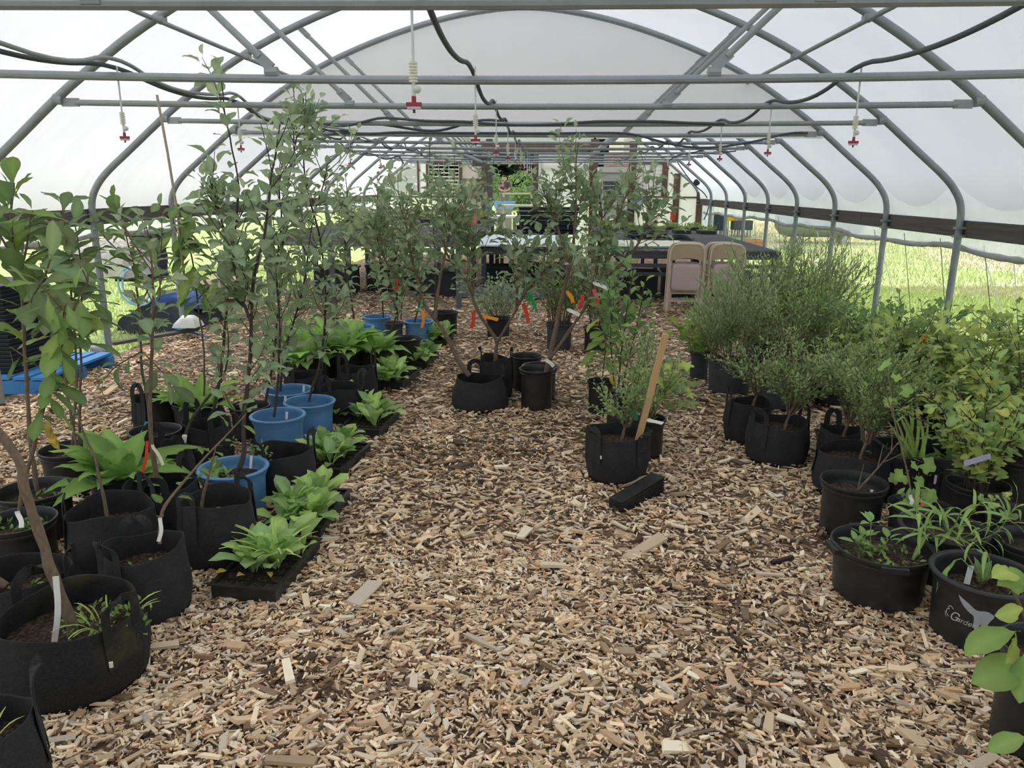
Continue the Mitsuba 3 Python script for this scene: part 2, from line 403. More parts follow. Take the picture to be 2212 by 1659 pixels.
# ------------------------------------------------------------------ plastic film
def skin(k0, k1, off, half, billow, seed, zlow=1.33, scallop=False):
    """film over the hoops between bows k0 and k1; half: (-1..1) how far the profile runs"""
    pf = resample(smoothpath([q for q in full if q[1] > 1.3], 2), .06)
    x, z = pf[:, 0], pf[:, 1]
    nx, nz = np.gradient(z), -np.gradient(x)
    L = np.hypot(nx, nz); nx, nz = nx / L, nz / L
    ok = (x <= half[1]) & (x >= half[0])
    x, z, nx, nz = x[ok], z[ok], nx[ok], nz[ok]
    ys = np.linspace(YK(k0), YK(k1), int((k1 - k0) * 22) + 1)
    X, Y = np.meshgrid(np.arange(len(x)), ys, indexing='ij')
    ph = (Y - D0) / BAY
    lift = off + billow * np.sin(PI * (ph % 1.0)) ** 2
    pts = np.stack([x[X] + XC, Y, z[X]], -1)
    wr = meshkit.fbm(pts * [1.3, 5.0, 1.3], 3, seed) - .5
    wrk = meshkit.noise(pts * [14.0, 3.0, 14.0], seed) - .5
    hipw = np.exp(-((z[X] - 1.55) / .3) ** 2)
    lift = lift + .018 * wr + .010 * wrk * hipw
    P = pts + np.stack([nx[X], 0 * Y, nz[X]], -1) * lift[..., None]
    if scallop:                                        # the lower edge hangs in curves between the hoops
        w = np.exp(-np.arange(len(x)) / 4.0)[:, None]
        P[..., 2] -= w * (.23 * np.sin(PI * (ph % 1.0)) ** 1.0)
        P[..., 0] += w * .05 * np.sin(PI * (ph % 1.0))
    return grid(P)


put('ceiling__outer_film', mikit.ply(skin(-5, 5, .046, (-9, 9), .04, 1), 'film_outer', smooth=True), 'white plastic film over the hoops')
put('ceiling__far_film', mikit.ply(skin(5, 8, .034, (-9, 9), .02, 2), 'film_clear', smooth=True), 'clearer bright film over the last bays')
put('ceiling__inner_film', mikit.ply(skin(-4, 5, .031, (.3, 3.76), .010, 3, scallop=True), 'film_inner', smooth=True), 'second grey layer of film with a scalloped lower edge')
put('ceiling__inner_film_001', mikit.ply(skin(1, 5, .031, (-3.7, .3), .010, 4), 'film_inner', smooth=True))
# the curtain that closes the roof space above the tie bar of one hoop
hx = resample(smoothpath([q for q in full if q[1] > 1.9], 2), .08)
hx = hx[(hx[:, 1] >= CH - .03)]
n = 40
top = np.stack([np.interp(np.linspace(0, 1, n), np.linspace(0, 1, len(hx)), hx[:, 0]), np.interp(np.linspace(0, 1, n), np.linspace(0, 1, len(hx)), hx[:, 1]) + .02], 1)
rows = np.linspace(0, 1, 24)[:, None, None]
P = np.concatenate([np.broadcast_to(top[None, :, :1], (24, n, 1)) + XC, np.zeros((24, n, 1)), rows * top[None, :, 1:] + (1 - rows) * (CH - .04)], -1)
P[..., 1] = YK(1) + .045 + .02 * (meshkit.fbm(P * [3, 1, .8], 3, 6) - .5)
put('ceiling__gable_curtain', mikit.ply(grid(P), 'film_clear', smooth=True), 'grey white film hung as a gable curtain above a tie bar')
labels['ceiling'] = {'label': 'translucent white plastic film roof of the greenhouse', 'kind': 'structure'}
# gable behind the camera
m = MB(); P = np.stack([np.broadcast_to(HOOP[None, :, 0] + XC, (2, len(HOOP))), np.full((2, len(HOOP)), YK(-5)), np.stack([HOOP[:, 1], HOOP[:, 1] * 0])], -1)
put('wall_front', mikit.ply(grid(P), 'film_outer', smooth=True), 'white film wall at the near end', 'structure')
# side walls: a strip of film hangs below each hip board and ends in a roll
for s, w, zt, zr in ((1, 'right', 1.36, 1.135), (-1, 'left', 1.40, 1.17)):
    ys = np.linspace(YK(-5), YEND - .1, 160)
    dip = .018 * np.sin(ys * 1.9) + .012 * np.sin(ys * 4.3 + 1)
    if s > 0: dip = dip - .05 * smoothnp(13, 19, ys)
    zz = np.linspace(0, 1, 8)[:, None]
    Z = zt * (1 - zz) + (zr + dip)[None] * zz
    X = XC + s * (3.955 + .05 * zz + .02 * np.sin(ys * 7)[None] * zz)
    put(f'wall_{w}__film_strip', mikit.ply(grid(np.stack([X, np.broadcast_to(ys, X.shape), Z], -1)), 'clear_film', smooth=True))
    put(f'wall_{w}__roll', mikit.ply(tube(np.stack([ys * 0 + XC + s * 4.01, ys, zr + dip - .02], 1), .028 + .004 * np.sin(ys * 23), 8), 'roll_film', smooth=True), 'rolled up bottom edge of the side film')
    labels[f'wall_{w}'] = {'label': f'{w} side wall of the greenhouse, its film rolled up above the open lawn', 'kind': 'structure'}
scene['roll_film'] = pr(proc(lambda p, n, uv: mix((.30, .30, .27), (.55, .55, .52), fbm(p.x * 9, p.y * 9, p.z * 40))), .6)
# cords that keep the side film from blowing out, and a few loose white strings
for k in range(-1, 8):
    for a, b, c in ((.08, .30, 0), (.55, .33, 1)):
        t = thing('billow_cord', f'thin dark cord on the open right side, {"farther" if c else "nearer"} one under the {ORD[k + 1]} bay', 'cord', 'dark cords along the right wall')
        put(t, cply(tube([(XC + 4.0, YK(k + a + b), 1.2), (XC + 4.03, YK(k + a), .02)], .003, 5), 'matte', color=np.full((12, 3), .09)))
for px0, py0, px1, py1, X in ((2125, 550, 2185, 735, 3.9), (2190, 560, 2204, 740, 3.9), (1908, 552, 1936, 648, 3.9), (1765, 500, 1790, 600, 3.9)):
    r0, r1 = ray(px0, py0), ray(px1, py1)
    a, b = r0 * (X / r0[0]) + [0, 0, EYE], r1 * ((X + .1) / r1[0]) + [0, 0, EYE]
    t = thing('white_string', f'slack white string hanging from the rolled right side film {({2125: "right of the nearest post", 2190: "closest to the right edge", 1908: "just right of the second post", 1765: "left of the third post"}[px0])}', 'string', 'white strings along the right wall')
    q = smoothpath([a, (a + b) / 2 + [0, 0, -.02], b], 2)
    put(t, cply(tube(q, .004, 5), 'matte', color=np.full((len(q) * 5 + 2, 3), .7)))

# ================================================================== POTS AND PLANTS
def gz0(x, y): return float(floor_z(np.array([x]), np.array([y]))[0]) + .012


def soil_disc(t, x, y, z, r, seed, mat='soil'):
    a, rr = np.meshgrid(np.linspace(0, 2 * PI, 25), np.linspace(0.001, 1, 7), indexing='ij')
    P = np.stack([x + r * rr * np.cos(a), y + r * rr * np.sin(a), z + 0 * a], -1)
    P[..., 2] += .022 * (meshkit.fbm(P * 14, 3, seed) - .5) * (1 - rr ** 3) + .008 * (1 - rr)
    v, f = grid(P)
    put(num(t + '__soil'), mikit.ply((v, f[:, ::-1]), mat, smooth=True))


def plastic_pot(t, x, y, r, h, mat='black_plastic', depth=.065, wide_rim=False, ribs=True, z=None):
    z = gz0(x, y) if z is None else z
    b = .86 * r
    w = .012 if wide_rim else .006
    prof = [(.001, .0), (b, 0), (b + .004, .008), (r - .012, h - .045), (r - .004, h - .042), (r - .002, h - .03)]
    if ribs: prof += [(r - .006, h - .026), (r - .001, h - .02)]
    prof += [(r + w * .6, h - .014), (r + w, h - .006), (r + w * .7, h), (r - w * .6, h), (r - w, h - .007), (r - .014, h - .03), (r - .012, h - .045), (r - .017, h - .055), (r - .03, h - depth - .03)]
    put(t + '__pot', mikit.ply(lathe(prof, 40, z) if not (x or y) else ((lambda vf: (vf[0] + [x, y, 0], vf[1]))(lathe(prof, 40, z))), mat, smooth=40))
    soil_disc(t, x, y, z + h - depth, r - .014, int(x * 100) % 97)
    return z + h - depth


def ribbon(pts, wid, w, th):
    """a strap along pts: wid = direction(s) of its width"""
    p = np.asarray(pts, float); wid = np.broadcast_to(np.asarray(wid, float), p.shape)
    t = np.gradient(p, axis=0); t /= np.linalg.norm(t, axis=1, keepdims=True) + 1e-9
    wd = wid - t * (wid * t).sum(1, keepdims=True); wd /= np.linalg.norm(wd, axis=1, keepdims=True) + 1e-9
    n = np.cross(t, wd)
    c = [p + wd * w / 2 + n * th / 2, p - wd * w / 2 + n * th / 2, p - wd * w / 2 - n * th / 2, p + wd * w / 2 - n * th / 2]
    P = np.stack(c + c[:1], 1)
    v, f = grid(P)
    k = len(p) - 1
    e = np.array([[0, 2, 1], [0, 3, 2], [k * 5, k * 5 + 1, k * 5 + 2], [k * 5, k * 5 + 2, k * 5 + 3]])
    return v, np.vstack([f, e])


def grow_bag(t, x, y, r, h, seed, mat='felt', handles=(0.3, 3.4), depth=.10, lean=(0, 0), arch=.12, rim_dip=.10, taper=0.0):
    z = gz0(x, y) - .004
    rs = RS(seed)
    n = 44
    th = np.arange(n + 1) * 2 * PI / n
    ph = rs.uniform(0, 6.28, 4)
    wob = .03 * np.sin(2 * th + ph[0]) + .018 * np.sin(3 * th + ph[1]) + .008 * np.sin(7 * th + ph[2])
    rim = h * (1 - rim_dip * (.5 + .5 * np.sin(2 * th + ph[3])) + .015 * np.sin(5 * th + ph[1]))
    def surf(u, off):                                  # u from 0 (ground) to 1 (rim)
        zz = rim * u
        cre = .012 * np.sin(9 * th + 5 * u + ph[2]) * np.sin(PI * min(u, 1)) * r / .2
        rad = r * (.95 + .07 * math.sin(PI * min(1, u * 1.15)) - .02 * u) * (1 - taper * (1 - u)) * (1 + wob * (.3 + .7 * u)) + cre * .5 + off
        return np.stack([x + rad * np.cos(th) + lean[0] * u, y + rad * np.sin(th) + lean[1] * u, z + zz], 1)
    us = np.linspace(0, 1, 9)
    rows = [np.stack([x + 0 * th, y + 0 * th, z + 0 * th + .001], 1), surf(0, -.004) + [0, 0, .001]] + [surf(u, 0) for u in us[1:]]
    rows += [surf(1, -.003) + [0, 0, .004], surf(1, -.007)] + [surf(u, -.008) for u in (.85, .7)] + [surf(1 - depth / h - .06, -.01)]
    P = np.stack(rows)
    v, f = grid(P)
    put(t + '__grow_bag', mikit.ply((v, f[:, ::-1]), mat, smooth=True))
    soil_disc(t, x + lean[0], y + lean[1], z + h * (1 - rim_dip * .5) - depth, r * .95, seed)
    for a in handles:
        d = .30
        a1, a2 = a - d, a + d
        def on(ang, u, off):
            i = ang / (2 * PI) * n
            q = surf(u, off)
            i0 = int(math.floor(i)) % n; fr = i - math.floor(i)
            return q[i0] * (1 - fr) + q[i0 + 1] * fr
        up = arch * rs.uniform(.8, 1.3); out = rs.uniform(-.01, .04)
        mid = (on(a1, 1, 0) + on(a2, 1, 0)) / 2 + [math.cos(a) * (out + r * .02), math.sin(a) * (out + r * .02), up]
        e1, e2 = on(a1, 1, .005) + [0, 0, up * .75], on(a2, 1, .005) + [0, 0, up * .75]
        path = [on(a1, .45, .004), on(a1, .8, .004), on(a1, 1, .004), e1, mid, e2, on(a2, 1, .004), on(a2, .8, .004), on(a2, .45, .004)]
        path = smoothpath(path, 2)
        put(num(t + '__grow_bag__handle'), mikit.ply(ribbon(path, [-math.sin(a), math.cos(a), .15], .034, .004), mat, smooth=35))
    return z + h * (1 - rim_dip * .5) - depth


# ------------------------------------------------------------------ leaves
def blade(rng, L, W, col, shape='ovate', seg=5, bend=.6, fold=.25, wave=.06, petiole=.15, mid=1.25):
    """one leaf along +x, its upper side +z; vertices, triangles, colours"""
    t = np.linspace(0, 1, seg + 1)
    w = {'ovate': np.sin(PI * t ** .72) ** .85, 'obovate': np.sin(PI * t ** 1.45) ** .8, 'lance': np.sin(PI * t ** .8) ** 1.1, 'spatula': np.sin(PI * np.clip(t, 0, 1) ** 1.7) ** .65, 'strap': np.clip(1.15 - t, 0, .4) / .4 * np.clip(t * 6, .35, 1)}[shape] * W / 2
    a0 = rng.uniform(.1, .35)
    ang = a0 - bend * rng.uniform(.5, 1.4) * t
    ds = L / seg
    x = np.r_[0, np.cumsum(np.cos(ang[:-1]) * ds)]; z = np.r_[0, np.cumsum(np.sin(ang[:-1]) * ds)]
    fo = fold * rng.uniform(.4, 1.5)
    wv = wave * L * (rng.uniform(-1, 1, (seg + 1, 2)))
    P = np.stack([np.stack([x, w, z + w * fo + wv[:, 0] * np.minimum(1, w / (W * .2 + 1e-9))], 1), np.stack([x, 0 * w, z], 1), np.stack([x, -w, z + w * fo + wv[:, 1] * np.minimum(1, w / (W * .2 + 1e-9))], 1)], 1)
    pl = petiole * L
    P[..., 0] += pl
    v, f = grid(P)
    c = np.broadcast_to(np.asarray(col, float), (len(v), 3)).copy() * rng.uniform(.85, 1.18)
    c[1::3] = np.minimum(1, c[1::3] * mid + .01)
    if pl > 0:
        k = len(v); g = max(.0018, W * .02)
        v = np.vstack([v, [[0, g, -.3 * pl * a0], [0, -g, -.3 * pl * a0], [pl, 0, .001]]])
        f = np.vstack([f, [[k, k + 1, k + 2]]]); c = np.vstack([c, np.tile(np.asarray(col) * 1.05, (3, 1))])
    return v, f, c


def lobed(rng, L, W, col, lobes=5, deep=.45, petiole=.5, teeth=0.0, cup=.25):
    """a palmate leaf: maple, currant, grape"""
    n = lobes * 4
    a = np.linspace(-2.55, 2.55, n + 1)
    lob = .5 + .5 * np.cos(a / 2.55 * PI * (lobes - 1))
    rad = (1 - deep * (1 - lob)) * (1 - .25 * np.abs(a) / 2.55) * (1 + teeth * rng.uniform(-1, 1, n + 1))
    x, y = L * .62 * rad * np.cos(a) + L * .25, W * .62 * rad * np.sin(a)
    z = cup * (-(x - L * .25) ** 2 * 1.2 / L - np.abs(y) * rng.uniform(-.3, .5)) + rng.uniform(-1, 1, n + 1) * L * .04
    pl = petiole * L
    v = np.vstack([[[L * .25 + pl, 0, .02 * L]], np.stack([x + pl, y, z], 1), [[pl + L * .13, 0, 0]], [[0, .002, -.1 * pl], [0, -.002, -.1 * pl]]])
    k = np.arange(n)
    f = np.vstack([np.stack([k * 0, k + 1, k + 2], 1), [[0, n + 1, n + 2], [0, n + 2, 1], [n + 2, n + 3, n + 4]]])
    c = np.asarray(col, float) * rng.uniform(.8, 1.2, (len(v), 1)) ** .5 * rng.uniform(.85, 1.15)
    c[0] = np.minimum(1, c[0] * 1.25)
    return v, f, c


SPECIES = {}


def species(name, n, make, seed):
    rng = RS(seed)
    out = [make(rng) for _ in range(n)]
    SPECIES[name] = [(v, f, c, cply((v, f), 'leaf', smooth=True, color=np.clip(c, 0, 1))) for v, f, c in out]


def vary(rng, cols): return np.array(cols)[rng.randint(0, len(cols))] * rng.uniform(.85, 1.15)


APPLE = [(.28, .36, .225), (.32, .40, .245), (.245, .325, .21), (.35, .41, .25)]
species('apple', 14, lambda r: blade(r, .075, .044, vary(r, APPLE), 'ovate', 5, .9, .35, .07, .3), 1)
species('apple_pale', 8, lambda r: blade(r, .065, .04, vary(r, [(.2, .28, .09), (.16, .25, .08)]), 'ovate', 5, .8, .3, .06, .35), 2)
species('pawpaw', 12, lambda r: blade(r, .20, .086, vary(r, [(.22, .325, .115), (.25, .36, .12), (.185, .28, .115), (.30, .39, .12)]), 'obovate', 7, .55, .16, .025, .07), 3)
species('pawpaw_dark', 10, lambda r: blade(r, .19, .08, vary(r, [(.205, .285, .15), (.235, .315, .165), (.26, .335, .165)]), 'obovate', 7, .7, .2, .03, .07), 4)
species('yellow', 4, lambda r: blade(r, .06, .035, vary(r, [(.62, .45, .08), (.55, .42, .12)]), 'ovate', 4, .5, .4, .05, .1), 5)
species('seedling', 14, lambda r: blade(r, .15, .062, vary(r, [(.38, .53, .18), (.33, .49, .165), (.43, .58, .20), (.34, .49, .22)]), 'spatula', 6, 1.1, .22, .035, .0), 6)
species('comfrey', 10, lambda r: blade(r, .30, .118, vary(r, [(.285, .45, .135), (.33, .50, .15), (.25, .40, .125)]), 'lance', 8, 1.5, .25, .045, .0), 7)
species('grass', 8, lambda r: blade(r, .24, .012, vary(r, [(.42, .56, .17), (.48, .62, .19)]), 'strap', 7, 2.0, .4, .01, .0), 8)
species('millet', 8, lambda r: blade(r, .15, .017, vary(r, [(.34, .48, .16), (.40, .54, .19)]), 'lance', 6, 1.5, .3, .02, .0), 9)
species('small', 8, lambda r: blade(r, .030, .016, vary(r, [(.31, .43, .18), (.36, .48, .20), (.27, .38, .165)]), 'ovate', 2, .4, .3, .03, .1), 10)
species('narrow', 8, lambda r: blade(r, .060, .013, vary(r, [(.30, .40, .19), (.35, .45, .21), (.32, .41, .22)]), 'lance', 2, .6, .3, .03, .05), 11)
species('currant', 10, lambda r: lobed(r, .055, .058, vary(r, [(.38, .48, .16), (.46, .54, .16), (.30, .42, .16), (.56, .56, .17)]), 3, .4, .5, .08), 12)
species('maple', 10, lambda r: lobed(r, .085, .088, vary(r, [(.30, .42, .17), (.38, .48, .17), (.46, .53, .17)]), 5, .5, .45, .07), 13)
species('grape', 8, lambda r: lobed(r, .085, .095, vary(r, [(.34, .47, .14), (.42, .50, .14), (.28, .41, .14)]), 5, .25, .5, .08), 14)
species('weed', 8, lambda r: blade(r, .026, .013, vary(r, [(.24, .38, .11), (.32, .48, .14)]), 'ovate', 3, .3, .2, .02, .2), 15)
species('mint', 8, lambda r: blade(r, .055, .026, vary(r, [(.29, .45, .17), (.33, .49, .18), (.25, .40, .16)]), 'ovate', 4, .5, .25, .02, .1), 16)
species('bigleaf', 6, lambda r: blade(r, .20, .086, vary(r, [(.33, .45, .14), (.42, .50, .14), (.28, .41, .13)]), 'obovate', 10, .8, .2, .035, .08), 17)
species('mixed_green', 8, lambda r: blade(r, .06, .032, vary(r, [(.28, .40, .15), (.33, .44, .155), (.23, .35, .14)]), 'ovate', 4, .7, .3, .05, .2), 18)


def frame(pos, d, up, s):
    d = np.asarray(d, float); d /= np.linalg.norm(d)
    z = np.asarray(up, float) - d * (np.asarray(up) @ d)
    if np.linalg.norm(z) < 1e-3: z = np.array([d[1], -d[0], .1])
    z /= np.linalg.norm(z)
    y = np.cross(z, d)
    M = np.eye(4); M[:3, 0], M[:3, 1], M[:3, 2], M[:3, 3] = d * s, y * s, z * s, pos
    return M


def finish_leaves(t, leaves, cap=300, part='leaf', rest='foliage', seed=0):
    """leaves: (species, 4 x 4). The largest become parts of their own, the rest one mesh"""
    rng = RS(seed + 77)
    def size(l): return np.linalg.norm(l[1][:3, 0]) / max(.3, np.linalg.norm(l[1][:3, 3] - [0, 0, EYE]))
    leaves = sorted(leaves, key=size, reverse=True)
    for sp_, M in leaves[:cap]:
        var = SPECIES[sp_][rng.randint(len(SPECIES[sp_]))]
        scene[num(f'{t}__{part}')] = {**var[3], 'to_world': T(M)}
    if leaves[cap:]:
        m = MB()
        for sp_, M in leaves[cap:]:
            v, f, c, _ = SPECIES[sp_][rng.randint(len(SPECIES[sp_]))]
            m.add((v @ M[:3, :3].T + M[:3, 3], f), c)
        put(num(f'{t}__{rest}'), m.ply('leaf', True), None, 'stuff')


def along(path, sp_, rng, f0=.2, f1=1.0, step=.04, ang=.9, scale=(.8, 1.15), droop=.2, jitter=.25):
    """leaves set round a shoot"""
    p = resample(path, step)
    n = len(p)
    t = np.gradient(p, axis=0); t /= np.linalg.norm(t, axis=1, keepdims=True) + 1e-9
    out, az = [], rng.uniform(0, 6.28)
    for i in range(n):
        fr = i / max(1, n - 1)
        if fr < f0 or fr > f1: continue
        az += 2.4 + rng.normal(0, .3)
        a = np.cross(t[i], [0, 0, 1] if abs(t[i][2]) < .95 else [1, 0, 0]); a /= np.linalg.norm(a)
        b = np.cross(t[i], a)
        side = a * math.cos(az) + b * math.sin(az)
        an = ang * rng.uniform(.7, 1.3) * (1 - .45 * (fr > .93))
        d = t[i] * math.cos(an) + side * math.sin(an) + np.array([0, 0, -droop * rng.uniform(.4, 1.6)]) + rng.normal(0, jitter * .4, 3)
        up = t[i] * .6 + np.array([0, 0, 1.0]) - side * .1 + rng.normal(0, jitter, 3)
        out.append((sp_, frame(p[i], d, up, rng.uniform(*scale) * (1 - .35 * (fr > .94)))))
    return out


def shoots(path, n, rng, f0=.35, f1=.95, length=(.12, .4), ang=.7, up=.35):
    p = resample(path, .02)
    t = np.gradient(p, axis=0); t /= np.linalg.norm(t, axis=1, keepdims=True) + 1e-9
    out = []
    for _ in range(n):
        i = int(rng.uniform(f0, f1) * (len(p) - 1))
        az = rng.uniform(0, 6.28)
        a = np.cross(t[i], [0, 0, 1] if abs(t[i][2]) < .95 else [1, 0, 0]); a /= np.linalg.norm(a)
        side = a * math.cos(az) + np.cross(t[i], a) * math.sin(az)
        L = rng.uniform(*length)
        d = t[i] * math.cos(ang) + side * math.sin(ang)
        q = [p[i]]
        for k in range(5):
            d = d + np.array([0, 0, up * .25]) + rng.normal(0, .07, 3); d /= np.linalg.norm(d)
            q.append(q[-1] + d * L / 5)
        out.append(smoothpath(q, 1))
    return out


def stem(t, path, r0, r1, part='trunk', mat='bark', n=8, kink=0.004, seed=0, label=None):
    p = resample(smoothpath(path, 2), .025)
    k = np.linspace(0, 1, len(p))
    if len(p) > 4: p = p + (meshkit.noise(p * 14 + seed * 3.1, seed)[:, None] - .5) * kink * np.array([1, 1, .2])
    r = (r0 * (1 - k) + r1 * k) * (1 + .08 * np.sin(k * 37 + seed))
    put(num(f'{t}__{part}'), mikit.ply(tube(p, r, n), mat, smooth=True), label)
    return p


def trace(px, Y, dY=0.0):
    n = len(px)
    return np.array([at(a, b, Y + dY * i / max(1, n - 1)) for i, (a, b) in enumerate(px)])


TAGC = {'red': (.75, .07, .03), 'orange': (.85, .30, .03), 'white': (.80, .79, .74), 'green': (.02, .42, .10), 'pink': (.80, .10, .16), 'cream': (.75, .66, .50), 'turquoise': (.03, .42, .50), 'yellow': (.85, .45, .04)}


def tag(t, p0, p1, colour, w=.014, curl=.01):
    p0, p1 = np.asarray(p0, float), np.asarray(p1, float)
    q = smoothpath([p0 + (0, 0, .012), p0, p0 * .5 + p1 * .5 + (curl, 0, 0), p1], 2)
    v, f = ribbon(q, [.9, .3, .25], w, .0012)
    put(num(t + '__tag'), cply((v, f), 'matte', smooth=False, color=np.tile(TAGC[colour], (len(v), 1))), colour + ' plastic tag')


def sprinkle(t, x, y, z, r, n, sp_, seed, part='weed', cap=0, tall=.02):
    """small weeds on the soil of a pot"""
    rng = RS(seed); L = []
    for _ in range(n):
        a, q = rng.uniform(0, 6.28), r * math.sqrt(rng.uniform(0, 1))
        L.append((sp_, frame((x + q * math.cos(a), y + q * math.sin(a), z + rng.uniform(.0, tall)), (math.cos(a * 3), math.sin(a * 3), rng.uniform(.1, 1.2)), rng.normal(0, .5, 3) + [0, 0, 1], rng.uniform(.7, 1.4))))
    finish_leaves(t, L, cap, 'leaf', part, seed)


def rosette(x, y, z, n, sp_, rng, el=(.5, 1.3), scale=(.7, 1.15), r=.015):
    out = []
    az = rng.uniform(0, 6.28)
    for i in range(n):
        az += 2.4
        e = rng.uniform(*el)
        d = np.array([math.cos(az) * math.cos(e), math.sin(az) * math.cos(e), math.sin(e)])
        up = np.array([-math.cos(az) * math.sin(e), -math.sin(az) * math.sin(e), math.cos(e)])
        out.append((sp_, frame(np.array([x + r * math.cos(az), y + r * math.sin(az), z]), d, up + rng.normal(0, .12, 3), rng.uniform(*scale))))
    return out


def tree(t, leaders, rng, sp_='apple', r0=.011, r1=.003, nshoots=8, slen=(.12, .4), step=.035, lf0=.3, cap=150, mat='dark_bark', sc=(.8, 1.2), ang=.9, droop=.25, sf0=.3, seed=0, twig_part='branch', sf1=.96):
    leaves = []
    for i, path in enumerate(leaders):
        p = stem(t, path, r0 if i == 0 else r0 * .7, r1, 'trunk' if i == 0 else 'branch', mat, seed=seed + i)
        leaves += along(p, sp_, rng, lf0, 1, step * 1.2, ang, sc, droop)
        for q in shoots(p, nshoots, rng, sf0, sf1, slen):
            if len(q) > 2:
                put(num(f'{t}__{twig_part}'), mikit.ply(tube(q, np.linspace(.003, .0015, len(q)), 5), mat, smooth=True))
            leaves += along(q, sp_, rng, .12, 1, step, ang, sc, droop)
    finish_leaves(t, leaves, cap, seed=seed)


def bush(t, x, y, z, nst, spread, height, nleaf, sp_, rng, cap=0, stem_r=.003, mat='bark', base_r=.06, f0=.25, up=.5, ang=.8, sc=(.8, 1.3), lean=(0, 0), droop=.1):
    """a many-stemmed shrub"""
    st, leaves, paths = MB(), [], []
    for i in range(nst):
        a = rng.uniform(0, 6.28); q = base_r * math.sqrt(rng.uniform(0, 1))
        b = a + rng.normal(0, .6); s = spread * math.sqrt(rng.uniform(.02, 1)); h = height * rng.uniform(.55, 1.0) * (1 - .22 * (s / spread) ** 2)
        p0 = np.array([x + q * math.cos(a), y + q * math.sin(a), z - .01])
        p = smoothpath([p0, p0 + [s * .25 * math.cos(b) + lean[0] * .3, s * .25 * math.sin(b) + lean[1] * .3, h * .45], p0 + [s * .65 * math.cos(b) + lean[0] * .7, s * .65 * math.sin(b) + lean[1] * .7, h * .8], p0 + [s * math.cos(b) + lean[0], s * math.sin(b) + lean[1], h]], 2)
        p = p + rng.normal(0, .004, p.shape)
        st.tube(p, np.linspace(stem_r, stem_r * .4, len(p)), 5)
        paths.append(p)
        for q2 in shoots(p, 3, rng, .3, .95, (.06, .22), .75, up):
            st.tube(q2, np.linspace(stem_r * .6, stem_r * .3, len(q2)), 4)
            paths.append(q2)
    put(num(t + '__stem'), st.ply(mat, True, vc=False))
    tot = sum(np.linalg.norm(np.diff(p, axis=0), axis=1).sum() for p in paths)
    for p in paths:
        leaves += along(p, sp_, rng, f0, 1, max(.006, tot * (1 - f0) / nleaf), ang, sc, droop, .35)
    finish_leaves(t, leaves, cap, seed=int(x * 100) % 1000)

# ------------------------------------------------------------------ the block of pots on the left
def bagged(base, label, cat, group, x, y, r, h, seed, **k):
    t = thing(base, label, cat, group)
    return t, grow_bag(t, x, y, r, h, seed, **k)


def potted(base, label, cat, group, x, y, r, h, mat='black_plastic', **k):
    t = thing(base, label, cat, group)
    return t, plastic_pot(t, x, y, r, h, mat, **k)


# the big bag in the near left corner, its thick trunk leaning out of the frame
t, z = bagged('potted_tree', 'leaning thick-trunked tree with a long white tag in the wide bag nearest the left corner', 'potted tree', None, -1.60, 2.27, .238, .26, 101, handles=(-.25, 2.6), arch=.09, mat='felt_mossy')
stem(t, trace([(160, 1392), (152, 1345), (137, 1290), (118, 1250), (100, 1200), (78, 1150), (66, 1100), (60, 1060), (45, 1010), (22, 965), (0, 930), (-60, 850)], 2.27), .0195, .0125, seed=3, kink=.012, n=12)
tag(t, at(121, 1252, 2.22), at(117, 1388, 2.2), 'white', .019, .012)
sprinkle(t, -1.50, 2.32, z, .14, 90, 'weed', 5, tall=.05)
rng = RS(6); L = []
for i in range(16):
    a = rng.uniform(0, 6.28); L.append(('grass', frame((-1.50 + .07 * math.cos(a), 2.33 + .05 * math.sin(a), z), (math.cos(a), math.sin(a), 1.6), (0, 0, 1), rng.uniform(.35, .65))))
finish_leaves(t, L, 30, 'grass_blade')
m = MB(); q = at(240, 1436, 2.03); m.box(q, (.011, .004, .019), (.75, .72, .6), .4); put(num(t + '__sticker'), m.ply(), 'small white sticker')

t, z = bagged('potted_tree', 'dark fabric bag cut off by the left edge in the bottom left corner', 'grow bag', None, -1.47, 1.66, .15, .30, 102, handles=(.7,))
L = []
for i in range(5): L.append(('grass', frame((-1.43, 1.66, z + .02), (.6 - .3 * i, .2, .9), (0, 0, 1), .5)))
finish_leaves(t, L, 10, 'grass_blade')
t, z = bagged('potted_tree', 'low fabric bag of bare soil with a drooping handle, behind the big corner bag', 'grow bag', None, -2.00, 2.62, .18, .20, 103, handles=(.2, 3.6), arch=.08)
m = MB(); m.tube(smoothpath([at(-30, 1240, 2.6), at(0, 1258, 2.6), at(14, 1268, 2.6)], 1), .017, 8); put(num(t + '__branch'), m.ply('bark', True, vc=False))
sprinkle(t, -1.98, 2.62, z, .1, 14, 'weed', 7)

DECID = 'pawpaw'
t, z = potted('potted_pawpaw', 'pawpaw with hanging pale leaves on an arching stem, in the ribbed pot at left', 'potted tree', 'pawpaws in black pots on the left', -2.29, 3.01, .147, .22)
rng = RS(11)
p = stem(t, trace([(42, 1112), (47, 1070), (52, 1037), (67, 992), (78, 943), (98, 865), (112, 815), (127, 773), (150, 685), (170, 641), (192, 610), (190, 585), (180, 556)], 3.01, .05), .010, .003, seed=11)
L = along(p, 'pawpaw', rng, .40, 1, .024, 1.25, (.55, .95), 1.15, .3)
for q in shoots(p, 4, rng, .5, .95, (.12, .25), .8, -.2):
    put(num(t + '__branch'), mikit.ply(tube(q, .003, 5), 'bark', smooth=True)); L += along(q, 'pawpaw', rng, .2, 1, .05, 1.2, (.5, .85), 1.1, .3)
L += [('yellow', frame(at(105 + 3 * i, 905 + 12 * i, 2.98), (.1 * i, 0, -1), (0, -1, .2), 1.0)) for i in range(4)]
finish_leaves(t, L, 120, seed=11)
